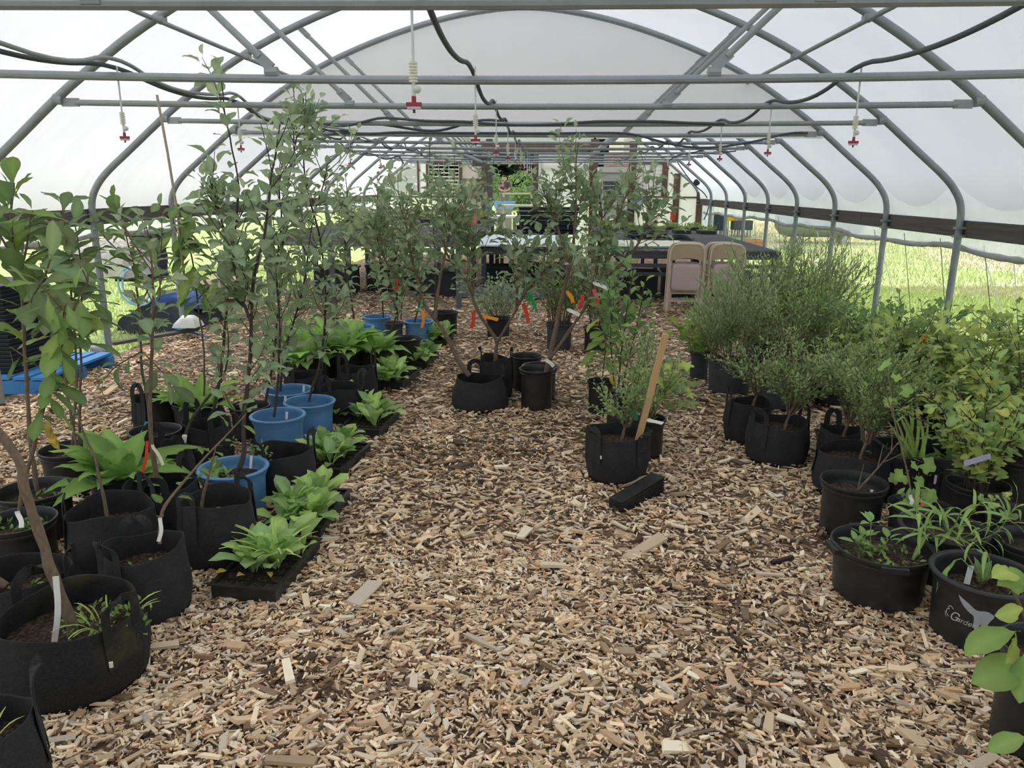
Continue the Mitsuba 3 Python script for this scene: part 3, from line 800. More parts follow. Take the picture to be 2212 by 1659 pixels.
tag(t, at(38, 1110, 2.93), at(46, 1140, 2.9), 'white', .02)
sprinkle(t, -2.29, 3.01, z, .12, 60, 'weed', 8, tall=.03)

t, z = potted('potted_pawpaw', 'pawpaw with large upright dark leaves reaching highest at the left edge', 'potted tree', 'pawpaws in black pots on the left', -2.43, 3.33, .164, .24)
rng = RS(12)
LP = trace([(80, 1060), (66, 960), (61, 889), (58, 830), (54, 775), (52, 700), (44, 630), (40, 576), (30, 520), (22, 480), (27, 430), (29, 395)], 3.33)
p = stem(t, LP, .011, .004, seed=12)
L = along(p, 'pawpaw', rng, .5, 1, .02, 1.0, (.75, 1.15), .15, .25)
for pth in (trace([(44, 600), (55, 545), (62, 500), (70, 455)], 3.3, .05), trace([(40, 576), (5, 520), (-20, 470), (-30, 430)], 3.33, .1), trace([(50, 690), (70, 640), (95, 600), (110, 560)], 3.3, -.12)):
    q = stem(t, pth, .006, .003, 'branch', seed=13); L += along(q, 'pawpaw_dark', rng, .15, 1, .024, 1.05, (.7, 1.15), .35, .3)
finish_leaves(t, L, 150, seed=12)
sprinkle(t, -2.4, 3.3, z, .13, 40, 'weed', 9, tall=.03)

t, z = potted('potted_pawpaw', 'several-stemmed pawpaw with a thicket of dark leaves, behind the left-hand pots', 'potted tree', 'pawpaws in black pots on the left', -2.62, 3.92, .155, .24)
rng = RS(14); L = []
for i, pth in enumerate((trace([(157, 962), (159, 901), (166, 838), (163, 760), (161, 700), (152, 620), (145, 540), (138, 470), (134, 432)], 3.92), trace([(172, 962), (172, 880), (176, 780), (170, 690), (182, 610), (172, 540), (160, 480)], 3.95, .1), trace([(165, 965), (150, 880), (135, 780), (118, 690), (105, 610), (90, 560), (82, 520)], 3.9, .15))):
    p = stem(t, pth, .008, .003, 'trunk' if i == 0 else 'branch', seed=14 + i)
    L += along(p, 'pawpaw_dark', rng, .42, 1, .022, 1.05, (.75, 1.2), .45, .3)
    for q in shoots(p, 3, rng, .5, .9, (.15, .3), .8, .1): L += along(q, 'pawpaw_dark', rng, .2, 1, .04, 1.1, (.7, 1.15), .5, .3)
finish_leaves(t, L, 170, seed=14)

t, z = potted('potted_pawpaw', 'tall thin tree with long pale leaves above a turquoise strip of tape', 'potted tree', 'pawpaws in black pots on the left', -2.30, 4.24, .144, .24)
rng = RS(17)
p = stem(t, trace([(324, 925), (321, 880), (317, 850), (307, 811), (303, 721), (298, 640), (289, 567), (273, 515), (262, 470), (246, 440)], 4.24), .009, .003, seed=17)
L = along(p, 'pawpaw', rng, .62, 1, .02, 1.0, (.6, .95), .25, .25)
for pth in (trace([(300, 660), (330, 610), (345, 560), (352, 500), (345, 440)], 4.2, -.1), trace([(289, 567), (240, 530), (210, 490), (190, 450)], 4.2, .05), trace([(305, 760), (250, 790), (225, 820)], 4.2, -.1), trace([(307, 760), (350, 800), (372, 840)], 4.2, -.1)):
    q = stem(t, pth, .005, .002, 'branch', seed=18); L += along(q, 'pawpaw_dark', rng, .25, 1, .03, 1.0, (.6, .95), .35, .3)
finish_leaves(t, L, 130, seed=17)
tag(t, at(316, 915, 4.2), at(306, 934, 4.15), 'turquoise', .02)

t, z = bagged('potted_pawpaw', 'pawpaw with broad drooping leaves on its right side, in front of the pale cardboard', 'potted tree', 'pawpaws in black pots on the left', -2.68, 4.97, .145, .26, 119, handles=(4.4,))
rng = RS(19)
p = stem(t, trace([(438, 905), (442, 830), (440, 740), (432, 690), (425, 640), (420, 590), (412, 540), (400, 490), (420, 440), (440, 420)], 4.95), .008, .003, seed=19)
L = along(p, 'pawpaw', rng, .55, 1, .02, 1.3, (.7, 1.05), 1.2, .3)
for pth in (trace([(425, 650), (450, 620), (475, 600), (500, 600)], 4.9), trace([(412, 540), (380, 500), (372, 470), (385, 440)], 4.9)):
    q = stem(t, pth, .004, .002, 'branch', seed=20); L += along(q, 'pawpaw', rng, .1, 1, .028, 1.3, (.75, 1.1), 1.3, .3)
finish_leaves(t, L, 130, seed=19)

# large comfrey among the left bags
t, z = potted('potted_comfrey', 'big-leaved green comfrey in the black pot between the left fabric bags', 'potted plant', None, -2.20, 3.68, .165, .22, 'grey_plastic')
rng = RS(23); L = rosette(-2.17, 3.62, z, 34, 'comfrey', rng, (.3, 1.45), (.75, 1.35), .06)
finish_leaves(t, L, 60, seed=23)

def sapling(label, x, y, r, h, seed, px, Y, dY=0., sp_='apple_pale', r0=.009, f0=.3, step=.05, tg=None, weeds=12, cat='potted tree', group=None, mat='bark', **k):
    t, z = bagged('potted_sapling', label, cat, group, x, y, r, h, seed, **k)
    rng = RS(seed)
    p = stem(t, trace(px, Y, dY), r0, .0025, 'trunk', mat, seed=seed)
    L = along(p, sp_, rng, f0, 1, step, 1.0, (.7, 1.1), .3)
    finish_leaves(t, L, 60, seed=seed)
    if weeds: sprinkle(t, x, y, z, r * .7, weeds, 'weed', seed)
    for c, a, b, yy in tg or (): tag(t, at(*a, yy), at(*b, yy - .02), c)
    return t, z


sapling('nearly bare thin sapling in the fabric bag with an upturned loop handle', -1.89, 3.04, .185, .30, 105, [(235, 1128), (224, 1073), (212, 1019), (208, 994), (193, 965), (174, 919), (165, 880)], 3.04, f0=.85, r0=.009, weeds=0, handles=(1.0, 3.7), arch=.1)
sapling('slender sapling leaning right, white tag at its base, in the bag beside the corner bag', -1.57, 2.70, .160, .30, 106, [(345, 1175), (346, 1114), (360, 1085), (383, 1057), (423, 1010), (454, 977), (487, 943), (532, 894)], 2.70, .25, f0=.12, r0=.008, step=.045, tg=[('white', (346, 1125), (342, 1170), 2.66)], mat='bark', handles=(2.2, 4.3), arch=.06)
sapling('cut short stem in the fabric bag directly in front of the nearest blue pot', -1.47, 3.15, .163, .30, 107, [(432, 1120), (438, 1076), (447, 1037), (458, 1000), (466, 965)], 3.13, f0=.7, r0=.010, step=.03, handles=(4.2, 1.0), arch=.06)
t, z = sapling('upright tree with red and cream ribbons on its trunk in a wide fabric bag', -1.86, 3.42, .185, .25, 111, [(340, 1045), (333, 1000), (328, 960), (323, 900), (325, 830), (327, 775), (331, 667), (331, 600), (325, 540), (318, 500), (312, 470)], 3.40, sp_='apple', f0=.42, step=.03, r0=.013, handles=(1.2, 5.0), tg=[('red', (318, 958), (305, 1028), 3.35), ('cream', (330, 966), (352, 1005), 3.33)])
rng = RS(112); L = []
for q in shoots(trace([(328, 820), (331, 667), (331, 600), (318, 500)], 3.40), 9, rng, .1, 1, (.12, .28)):
    put(num(t + '__branch'), mikit.ply(tube(q, .0028, 5), 'bark', smooth=True)); L += along(q, 'apple', rng, .15, 1, .032, 1., (1.0, 1.5), .3)
finish_leaves(t, L, 120, seed=112)

# apple trees in blue pots and bags: tall dark leaders
rng = RS(31)
t, z = potted('potted_apple_tree', 'apple tree in the nearest blue pot, weeds and a white stake in its soil', 'potted tree', None, -1.58, 3.62, .166, .25, 'blue_plastic', wide_rim=True, ribs=False)
tree(t, [trace([(508, 1024), (524, 1000), (528, 960), (524, 920), (533, 850), (540, 780), (543, 715), (545, 640), (553, 570), (572, 512), (580, 438), (585, 385), (596, 332), (604, 268)], 3.62, .06), trace([(543, 700), (520, 640), (505, 570), (500, 520)], 3.63, .05)], rng, r0=.013, nshoots=17, slen=(.1, .34), lf0=.18, step=.036, cap=290, sc=(.95, 1.5), seed=31, sf0=.16)
sprinkle(t, -1.65, 3.58, z, .11, 40, 'mint', 32, 'weed', 24, .03)
m = MB(); m.bar(at(543, 985, 3.64), at(541, 1012, 3.64), .012, .003, (.8, .8, .78)); put(num(t + '__plant_label'), m.ply(), 'white plant stake')

t, z = bagged('potted_apple_tree', 'apple tree with the tallest leader on the left, pale graft wrap on its trunk', 'potted tree', None, -2.07, 4.42, .148, .25, 115, handles=(2.6, 5.6))
tree(t, [trace([(450, 965), (452, 930), (465, 870), (480, 790), (487, 690), (500, 570), (508, 500), (518, 400), (506, 345), (495, 290), (485, 240), (480, 190), (478, 150)], 4.42), trace([(500, 575), (480, 480), (465, 420), (450, 380)], 4.42, -.1)], RS(33), r0=.011, nshoots=15, slen=(.08, .3), lf0=.2, step=.038, cap=280, sc=(1.05, 1.6), seed=33, sf0=.18)
m = MB(); m.tube([at(453, 930, 4.4), at(456, 915, 4.4)], .012, 8, (.8, .8, .75)); put(num(t + '__graft_wrap'), m.ply('matte', True), 'white graft wrap')

t, z = bagged('potted_sapling', 'young stem leaning right with a white graft wrap, left of the tallest apple tree', 'potted tree', None, -2.12, 3.98, .155, .24, 116, handles=(5.5, 2.4))
tree(t, [trace([(396, 972), (398, 943), (414, 905), (440, 868), (465, 842), (485, 812), (492, 770), (494, 730)], 3.98, .1)], RS(35), r0=.011, nshoots=4, slen=(.1, .2), lf0=.6, cap=60, seed=35)
m = MB(); m.tube([at(397, 955, 3.95), at(399, 940, 3.95)], .014, 8, (.8, .8, .75)); put(num(t + '__graft_wrap'), m.ply('matte', True), 'white graft wrap')

BL = [('apple tree in the front blue pot of the group of three', -1.69, 4.60, [(592, 900), (600, 834), (603, 780), (606, 700), (598, 620), (600, 540), (610, 470), (600, 400), (612, 340)], 41),
      ('apple tree in the right-hand blue pot of the group of three', -1.60, 4.97, [(668, 868), (672, 840), (690, 800), (700, 730), (705, 650), (700, 580), (690, 500), (665, 420), (655, 360), (659, 280), (655, 212)], 42),
      ('apple tree in the rearmost blue pot of the group of three', -1.84, 5.26, [(606, 845), (612, 760), (640, 680), (660, 600), (668, 520), (680, 450), (700, 400), (708, 345)], 43)]
for lab, x, y, px, sd in BL:
    t, z = potted('potted_apple_tree', lab, 'potted tree', None, x, y, .163, .24, 'blue_plastic', wide_rim=True, ribs=False, depth=.09)
    tree(t, [trace(px, y)], RS(sd), r0=.009, nshoots=24, slen=(.12, .38), lf0=.16, step=.036, cap=300, sc=(.95, 1.45), seed=sd, sf0=.14)
    q = at(*{41: (618, 896), 42: (615, 862), 43: (655, 838)}[sd], y - .02)
    m = MB(); m.bar(q + [0, 0, -.03], q + [.006, 0, .02], .016, .003, (.8, .8, .78)); put(num(t + '__plant_label'), m.ply(), 'white plant stake')
t, z = potted('potted_apple_tree', 'apple tree in a plain black pot behind the front blue pot of the three', 'potted tree', None, -1.98, 4.88, .13, .22)
tree(t, [trace([(573, 869), (584, 820), (592, 760), (600, 690), (605, 600), (612, 520), (618, 440), (625, 380), (640, 300), (652, 240)], 4.88)], RS(44), r0=.009, nshoots=22, slen=(.12, .36), lf0=.18, cap=280, sc=(.95, 1.4), seed=44, sf0=.14)
t, z = bagged('potted_mint', 'leafy herb with small leaves in the fabric bag right of the nearest blue pot', 'potted plant', None, -1.42, 3.93, .165, .25, 117, handles=(4.0, .6))
rng = RS(45); L = []
for i in range(9):
    b = np.array([-1.5 + rng.normal(0, .05), 3.86 + rng.normal(0, .04), z])
    L += along(smoothpath([b, b + [rng.normal(0, .03), 0, .06], b + [rng.normal(0, .06), -.02, rng.uniform(.08, .2)]], 1), 'mint', rng, .1, 1, .022, 1.2, (.5, .9), .1)
finish_leaves(t, L, 90, seed=45)
m = MB(); m.box(at(571, 1015, 3.72), (.010, .003, .018), (.8, .78, .7)); put(num(t + '__sticker'), m.ply(), 'small white sticker')

# low comfrey clumps in black pots behind the blue ones
for i, (lab, px, py, h, n, s, cr_) in enumerate((('comfrey clump in the black bag left of the leaning graft', 428, 862, .24, 22, .75, .17), ('tall bright comfrey clump behind the three blue pots, left of two', 655, 765, .26, 36, 1.15, .19), ('broad bright comfrey clump with the largest leaves behind the three blue pots, right of two', 738, 750, .26, 34, 1.1, .19),
                                             ('bright comfrey clump left of the far seedling trays', 808, 752, .24, 26, .8, .17))):
    q = G(px, py, h)
    t, z = potted('potted_comfrey', lab, 'potted plant', None, round(q[0], 2), round(q[1], 2), cr_, h)
    rng = RS(51 + i)
    L = rosette(q[0], q[1], z, int(n * 1.5), 'comfrey', rng, (.3, 1.5), (.65 * s, 1.35 * s), .10)
    finish_leaves(t, L, 60, seed=51 + i)
for i, (lab, px, py, r) in enumerate((('empty black fabric bag with a raised handle between comfrey and seedling trays', 735, 830, .17), ('empty black fabric bag behind the third seedling tray', 655, 800, .16), ('empty black fabric bag left of the blue pots at the far end of the block', 770, 790, .16))):
    q = G(px, py, .25)
    t, z = bagged('empty_grow_bag', lab, 'grow bag', None, q[0], q[1], r, .25, 130 + i, handles=(.6, 4.2))

# seedling trays along the edge of the left block
TR = [((1.0, 580, 1212), 'seedling tray nearest the camera, a tuft of grass and yellowed leaves among its seedlings', 40), ((1.0, 668, 1098), 'second seedling tray from the camera, thick with round-leaved seedlings', 62),
      ((1.0, 722, 985), 'third seedling tray from the camera, spilling over its right rim', 55), ((1.0, 800, 905), 'sparse seedling tray standing slightly out of line, fourth from the camera', 34),
      ((1.0, 745, 880), 'seedling tray behind the fourth one, beside the blue pots, with a hole-bitten leaf', 30), ((1.0, 855, 812), 'seedling tray of pale leaves beside the pots of the middle, fifth along the edge', 60),
      ((1.0, 905, 770), 'sixth seedling tray along the edge, half hidden by the leaning trunk', 60), ((1.0, 945, 728), 'farthest seedling tray along the edge, with light green tips', 60)]
for i, ((_, px, py), lab, n) in enumerate(TR):
    q = G(px, py, .06)
    x, y = q[0], q[1]
    t = thing('seedling_tray', lab, 'seedling tray', 'seedling trays along the left block')
    z0 = gz0(x, y); rz = -.10 + .06 * math.sin(i * 2.1); W, Lh, H = .27, .46, .062
    m = MB()
    for s in (-1, 1):
        m.add((rotz(BOXV * (.008, Lh, H), rz) + np.array([x, y, z0 + H / 2]) + np.append(rotz([[s * W / 2, 0, 0]], rz)[0][:2], 0), BOXF))
        m.add((rotz(BOXV * (W + .008, .008, H), rz) + np.array([x, y, z0 + H / 2]) + np.append(rotz([[0, s * Lh / 2, 0]], rz)[0][:2], 0), BOXF))
        m.add((rotz(BOXV * (.02, Lh + .02, .005), rz) + np.array([x, y, z0 + H]) + np.append(rotz([[s * (W / 2 + .004), 0, 0]], rz)[0][:2], 0), BOXF))
        m.add((rotz(BOXV * (W + .03, .02, .005), rz) + np.array([x, y, z0 + H]) + np.append(rotz([[0, s * (Lh / 2 + .004), 0]], rz)[0][:2], 0), BOXF))
    for j in range(1, 4): m.add((rotz(BOXV * (.004, Lh, .05) + [W * (j / 4 - .5), 0, 0], rz) + [x, y, z0 + .03], BOXF))
    for j in range(1, 7): m.add((rotz(BOXV * (W, .004, .05) + [0, Lh * (j / 7 - .5), 0], rz) + [x, y, z0 + .03], BOXF))
    put(t + '__tray', m.ply('black_plastic', vc=False))
    m = MB(); m.add((rotz(BOXV * (W - .01, Lh - .01, .045), rz) + [x, y, z0 + .026], BOXF)); put(t + '__soil', m.ply('soil', vc=False))
    rng = RS(60 + i); L = []
    nc = max(8, n // 4)
    for j in range(nc):
        a, b = rng.uniform(-.42, .42) * W, rng.uniform(-.46, .46) * Lh
        if i == 0: b = rng.uniform(-.22, .46) * Lh
        pq = rotz([[a, b, 0]], rz)[0]
        L += rosette(x + pq[0], y + pq[1], z0 + .055, n // nc + 2, 'seedling', rng, (.5, 1.45), (.75, 1.4), .012)
    if i == 0:
        for j in range(26):
            az = rng.uniform(0, 6.28); L.append(('grass', frame((x + .05, y - .05, z0 + .05), (math.cos(az) * .5, math.sin(az) * .5, rng.uniform(.5, 1.6)), (0, 0, 1), rng.uniform(.7, 1.2))))
        L += [('yellow', frame((x - .12 + .085 * j, y - .14 - .03 * (j % 2), z0 + .085), (-.7 + .5 * j, -.5, -.1 + .2 * (j % 2)), (.3, 0, 1), .8)) for j in range(3)]
    finish_leaves(t, L, 140, seed=60 + i)

# ------------------------------------------------------------------ far end of the left block: more apple trees
for base, lab, x, y, px, sd, mat, tg in (
        ('potted_apple_tree', 'apple tree in the far left blue pot below the left bench', -1.86, 8.30, [(828, 690), (826, 640), (820, 560), (818, 510), (816, 470), (815, 380)], 71, 'blue_plastic', None),
        ('potted_apple_tree', 'apple tree in the far right blue pot, an orange tag hanging in front', -1.36, 8.02, [(890, 712), (900, 680), (910, 640), (905, 580), (898, 520), (888, 480), (878, 440)], 72, 'blue_plastic', None),
        ('potted_apple_tree', 'apple tree with a red ribbon in a black pot before the far blue pots', -1.33, 7.08, [(838, 735), (850, 700), (857, 680), (856, 600), (850, 540), (846, 490), (848, 450)], 73, 'black_plastic', ('red', (858, 603), (853, 628))),
        ('potted_apple_tree', 'thin apple tree in the small blue pot at the left of the far pots', -1.90, 7.62, [(768, 720), (760, 650), (748, 590), (745, 520), (750, 470), (752, 430), (745, 375)], 74, 'blue_plastic', None),
        ('potted_apple_tree', 'slim tree whose narrow leader rises highest before the brown door post', -1.17, 8.72, [(938, 676), (940, 640), (940, 560), (935, 480), (930, 400), (928, 330), (927, 284)], 75, 'black_plastic', None)):
    t, z = potted(base, lab, 'potted tree', None, x, y, .15, .26, mat, wide_rim=mat[:2] == 'bl' and mat[2] == 'u', ribs=mat[:3] != 'blu', depth=.07)
    if sd == 75: tree(t, [trace(px, y)], RS(sd), r0=.007, nshoots=6, slen=(.08, .2), lf0=.25, step=.05, cap=110, sc=(.8, 1.15), seed=sd)
    else: tree(t, [trace(px, y), trace([(a + (18 if i > 2 else 2) * (1 if sd % 2 else -1), b + 12) for i, (a, b) in enumerate(px[2:])], y, .1)], RS(sd), r0=.009, nshoots=18, slen=(.12, .34), lf0=.25, step=.04, cap=240, sc=(1.05, 1.6), seed=sd, sf0=.15, sf1=.72)
    if tg: tag(t, at(*tg[1], y - .1), at(*tg[2], y - .1), tg[0], .02)
t, z = potted('potted_sapling', 'dull green potted stem between the two far blue pots', 'potted tree', None, -1.60, 7.90, .10, .26, 'grey_plastic')
tree(t, [trace([(866, 690), (870, 620), (874, 560), (880, 520)], 7.9)], RS(76), r0=.006, nshoots=7, slen=(.1, .3), cap=60, seed=76)

# ------------------------------------------------------------------ the bare-trunked trees in the middle of the floor
t, z = bagged('potted_apple_tree', 'apple tree leaning far left out of the wide fabric bag in mid floor', 'potted tree', None, -.50, 5.70, .185, .24, 201, handles=(1.9, .3), arch=.09, taper=-.22)
tr = [(1014, 812), (1000, 795), (985, 770), (965, 725), (940, 690), (912, 655)]
tree(t, [trace(tr + [(902, 600), (884, 540), (876, 480), (862, 440)], 5.70, .1), trace([(940, 690), (946, 620), (962, 550), (975, 480), (985, 430)], 5.72, .1), trace([(912, 655), (870, 620), (835, 570), (815, 520), (800, 480)], 5.72, .15)], RS(81), r0=.021, r1=.003, nshoots=18, slen=(.15, .5), lf0=.48, step=.04, cap=300, sc=(1.0, 1.5), sf0=.55, mat='bark', seed=81)
tag(t, at(912, 650, 5.68), at(900, 672, 5.66), 'green', .012); tag(t, at(914, 676, 5.65), at(911, 708, 5.65), 'orange', .022)
t, z = bagged('potted_apple_tree', 'forked apple tree hung with coloured tags in the tall black fabric bag', 'potted tree', None, -.40, 6.03, .130, .33, 202, handles=(3.3, .2), arch=.07)
tree(t, [trace([(1070, 790), (1071, 752), (1075, 738), (1060, 715), (1042, 690), (1026, 660), (1016, 625), (995, 590), (968, 558), (955, 510), (965, 450)], 6.0, .05), trace([(1075, 738), (1090, 713), (1112, 675), (1128, 645), (1150, 610), (1188, 575)], 6.0, -.05), trace([(1022, 640), (1024, 580), (1018, 540), (1024, 500)], 6.02, .1), trace([(1115, 672), (1118, 610), (1122, 560), (1118, 520)], 6.0, .1)], RS(82), r0=.017, r1=.003, nshoots=15, slen=(.12, .45), lf0=.40, step=.042, cap=300, sc=(1.0, 1.5), sf0=.42, mat='bark', seed=82)
for c, a, b in (('red', (1023, 676), (1018, 710)), ('orange', (1046, 684), (1076, 691)), ('white', (1128, 655), (1120, 692)), ('red', (1131, 660), (1141, 697)), ('green', (1142, 637), (1157, 668))): tag(t, at(*a, 5.93), at(*b, 5.92), c, .03 if c != 'white' else .014)
t, z = potted('empty_pot', 'black pot of soil behind the forked tree', 'pot', None, -.17, 6.32, .132, .28)
t, z = potted('empty_pot', 'broad-rimmed black pot close behind the front pot of the middle group', 'pot', None, -.05, 5.98, .138, .27, ribs=False, wide_rim=True)
t, z = potted('potted_apple_tree', 'tall apple tree with two straight trunks in the front black pot of the middle group', 'potted tree', None, -.07, 5.66, .130, .31)
tree(t, [trace([(1178, 822), (1183, 790), (1190, 760), (1200, 715), (1214, 640), (1229, 581), (1238, 530), (1243, 480), (1245, 420), (1243, 350), (1250, 308)], 5.66, .1), trace([(1186, 775), (1205, 752), (1240, 700), (1270, 655), (1293, 612), (1310, 560), (1325, 500), (1345, 440), (1362, 400), (1378, 378)], 5.66, .15), trace([(1229, 581), (1215, 520), (1195, 470), (1180, 430), (1170, 400)], 5.7, .1), trace([(1270, 655), (1290, 580), (1300, 520), (1300, 450), (1290, 400)], 5.75, .1), trace([(1293, 612), (1340, 575), (1380, 530), (1400, 470), (1410, 430)], 5.8, .1)], RS(83), r0=.022, r1=.003, nshoots=17, slen=(.12, .45), lf0=.38, step=.042, cap=300, sc=(1.0, 1.5), sf0=.4, mat='bark', seed=83)
for c, a, b in (('orange', (1226, 632), (1238, 654)), ('red', (1258, 640), (1250, 668)), ('pink', (1283, 628), (1292, 660)), ('white', (1284, 612), (1314, 624)), ('white', (1228, 670), (1252, 681)), ('white', (1180, 778), (1196, 792))): tag(t, at(*a, 5.6), at(*b, 5.6), c, .028)

rng = RS(84)
t, z = potted('potted_shrub', 'many-stemmed shrub in the worn grey pot behind the twin-trunked tree', 'potted shrub', None, .13, 7.98, .14, .27, 'grey_plastic')
bush(t, .13, 7.98, z, 46, .34, .95, 900, 'mixed_green', rng, 60, .004, base_r=.11, f0=.25, sc=(.5, .9))
t, z = potted('potted_shrub', 'dark shrub in the black pot right of the grey pot, before the chairs', 'potted shrub', None, .50, 7.9, .12, .25)
bush(t, .52, 7.9, z, 24, .35, 1.05, 700, 'apple', rng, 80, .005, base_r=.08, f0=.2, sc=(.6, 1.0))
t, z = potted('potted_shrub', 'low shrub standing behind the middle group in front of the centre bench', 'potted shrub', None, -.55, 8.6, .14, .22)
bush(t, -.55, 8.6, z, 22, .45, .62, 600, 'apple', rng, 50, .004, base_r=.08, f0=.15, sc=(.55, .9))

# the small group around the wooden stake
t, z = potted('potted_pawpaw', 'yellow-green young pawpaw in the black pot left of the wooden stake', 'potted tree', None, .41, 5.60, .10, .25)
rng = RS(85)
p = stem(t, trace([(1300, 828), (1304, 790), (1310, 740), (1305, 690), (1300, 650)], 5.6), .006, .003, seed=85)
L = along(p, 'bigleaf', rng, .2, 1, .022, 1.2, (.7, 1.15), .7)
finish_leaves(t, L + [('yellow', frame(at(1320, 806, 5.5), (.3, 0, -1), (0, -1, 0), 1.5))], 40, seed=85)
t, z = potted('potted_apple_tree', 'leafy young tree on dark canes behind the front bag with the stake', 'potted tree', None, .53, 5.22, .11, .25)
tree(t, [trace([(1334, 868), (1338, 800), (1345, 740), (1352, 680), (1362, 620), (1370, 570)], 5.2), trace([(1340, 860), (1356, 780), (1372, 720), (1385, 660), (1392, 610)], 5.25), trace([(1330, 860), (1322, 780), (1318, 720), (1325, 650), (1328, 610)], 5.25)], RS(86), 'mixed_green', r0=.007, nshoots=8, slen=(.08, .25), lf0=.25, step=.035, cap=240, sc=(1.2, 1.9), seed=86, sf0=.2)
q = at(1372, 855, 5.1); tag(t, q, q + (.03, 0, -.06), 'white', .03)
t, z = potted('potted_citrus', 'zigzag-stemmed bush with tiny leaves in the black pot right behind the front bag', 'potted shrub', None, .64, 4.68, .115, .24)
bush(t, .62, 4.72, z, 14, .2, .68, 1100, 'small', RS(87), 0, .004, base_r=.06, f0=.1, sc=(.8, 1.5))
L = []
rngm = RS(88)
for i in range(34):
    L.append(('maple', frame(at(1405 + rngm.uniform(0, 85), 770 + rngm.uniform(0, 100), 4.75 + rngm.uniform(-.1, .15)), (rngm.normal(0, 1), -.5, -.4), (0, -.6, 1), rngm.uniform(.6, 1.05))))
finish_leaves(t, L, 60, seed=88)
tag(t, at(1400, 908, 4.45), at(1432, 915, 4.4), 'white', .03)
t, z = bagged('potted_shrub', 'small-leaved shrub in the black fabric bag with two strap handles and a wooden stake', 'potted shrub', None, .42, 4.27, .198, .29, 203, handles=(3.75, 5.65, 1.2), arch=.03, depth=.08, rim_dip=.06, taper=.14)
p = stem(t, trace([(1343, 955), (1347, 932), (1352, 915)], 4.22), .010, .007, mat='bark', seed=89)
b = at(1352, 918, 4.22)
bush(t, b[0], b[1], b[2], 16, .17, .26, 900, 'small', RS(89), 0, .003, base_r=.02, f0=.15, sc=(.7, 1.2))
a, b = at(1380, 945, 4.2), at(1438, 722, 4.16)
m = MB(); m.bar(a + (a - b) * .08, b, .036, .018, (.52, .33, .17)); put(t + '__stake', m.ply(), 'tan wooden stake')
m = MB(); m.bar(at(1368, 885, 4.15), at(1376, 908, 4.13), .03, .002, (.02, .11, .06)); put(t + '__plant_label', m.ply(), 'dark green plant label')
m = MB(); m.box(at(1298, 988, 4.06), (.008, .003, .02), (.75, .73, .66)); put(t + '__sticker', m.ply(), 'small white sticker')

# stack of square nursery pots lying on its side
t = thing('square_pot_stack', 'stack of black square seedling pots lying on the chips against the stake bag', 'pot stack')
a, b = G(1352, 1072, .055), G(1408, 1046, .065)
d = (b - a) / np.linalg.norm(b - a)
s_ = np.cross(d, [0, 0, 1])
for i in range(7):                                   # long narrow pots nested in one another, fanned towards one end
    p, q = a - d * .085 + [0, 0, -.048 + .0085 * i], b + d * .055 + [0, 0, -.056 + .0155 * i]
    m = MB(); m.bar(p, q, .088 + .002 * (i % 2), .0075); m.bar(p + [0, 0, -.003], q + [0, 0, -.006], .076, .010)
    put(num(t + '__pot'), m.ply('black_plastic', vc=False))
t = thing('pipe_piece', 'short piece of black pipe lying alone on the chips at the right', 'pipe')
put(t, mikit.ply(tube([G(1668, 1216, .022), G(1712, 1204, .026)], .012, 12), 'black_plastic', smooth=True))
t = thing('paper_scrap', 'white and yellow scrap of plastic lying on the chips left of the first right-hand pot', 'litter')
m = MB(); m.box(G(1682, 1070, .02), (.05, .03, .003), (.8, .78, .62), .4); put(t, m.ply())

# ------------------------------------------------------------------ the right-hand block
SH = 'tall dense shrubs at the far end of the right block'
for i, (lab, px, py, r, h, nst, sprd, ht, nl, sp_, mat) in enumerate((
        ('grape with yellow lobed leaves in the leftmost grey pot of the right block', 1512, 760, .085, .24, 8, .14, .40, 120, 'grape', 'grey_plastic'),
        ('tall narrow-leaved shrub in the wide grey pot beside the grape', 1578, 778, .185, .26, 60, .36, .84, 3000, 'narrow', 'grey_plastic'),
        ('broad narrow-leaved shrub behind its neighbours in front of the folding chairs', 1660, 735, .20, .28, 70, .50, 1.08, 3800, 'narrow', 'grey_plastic'),
        ('shrub with broader leaves in the grey pot behind the front fabric bags', 1692, 800, .18, .28, 40, .42, .88, 1900, 'small', 'grey_plastic'),
        ('tall shrub closest to the white strings of the open side', 1745, 742, .18, .28, 55, .48, 1.10, 2800, 'narrow', 'grey_plastic'),
        ('shrub with the reddest stems behind the blueberry bags', 1800, 800, .17, .26, 36, .45, .85, 1700, 'mixed_green', 'black_plastic'))):
    q = G(px, py, h)
    t, z = potted('potted_shrub', lab, 'potted shrub', None, q[0], q[1], r, h, mat)
    bush(t, q[0], q[1], z, nst, sprd, ht, nl, sp_, RS(301 + i), 70 if sp_ == 'grape' else 40, .0035, base_r=r * .75, f0=.25 if i else .1, sc=(.8, 1.4) if sp_ != 'mixed_green' else (.5, .9))
BB = (('small-leaved bush in the fabric bag farthest left of the right-hand bags', 1.36, 5.03, .148, .28, 1642, 870, .26, .32, 900, 301, (3.2,)),
      ('small-leaved bush leaning right from the wide fabric bag with one upright loop handle', 1.45, 4.66, .190, .26, 1685, 920, .36, .50, 1700, 302, (3.7, .2)),
      ('bush in the fabric bag with a crumpled handle between the two wide right-hand bags', 1.78, 4.53, .125, .26, 1780, 930, .28, .55, 1100, 303, (1.6,)),
      ('dense small-leaved bush in the front right fabric bag with a large loop handle', 1.73, 4.14, .208, .25, 1828, 975, .40, .66, 2600, 304, (5.3, 2.6)))
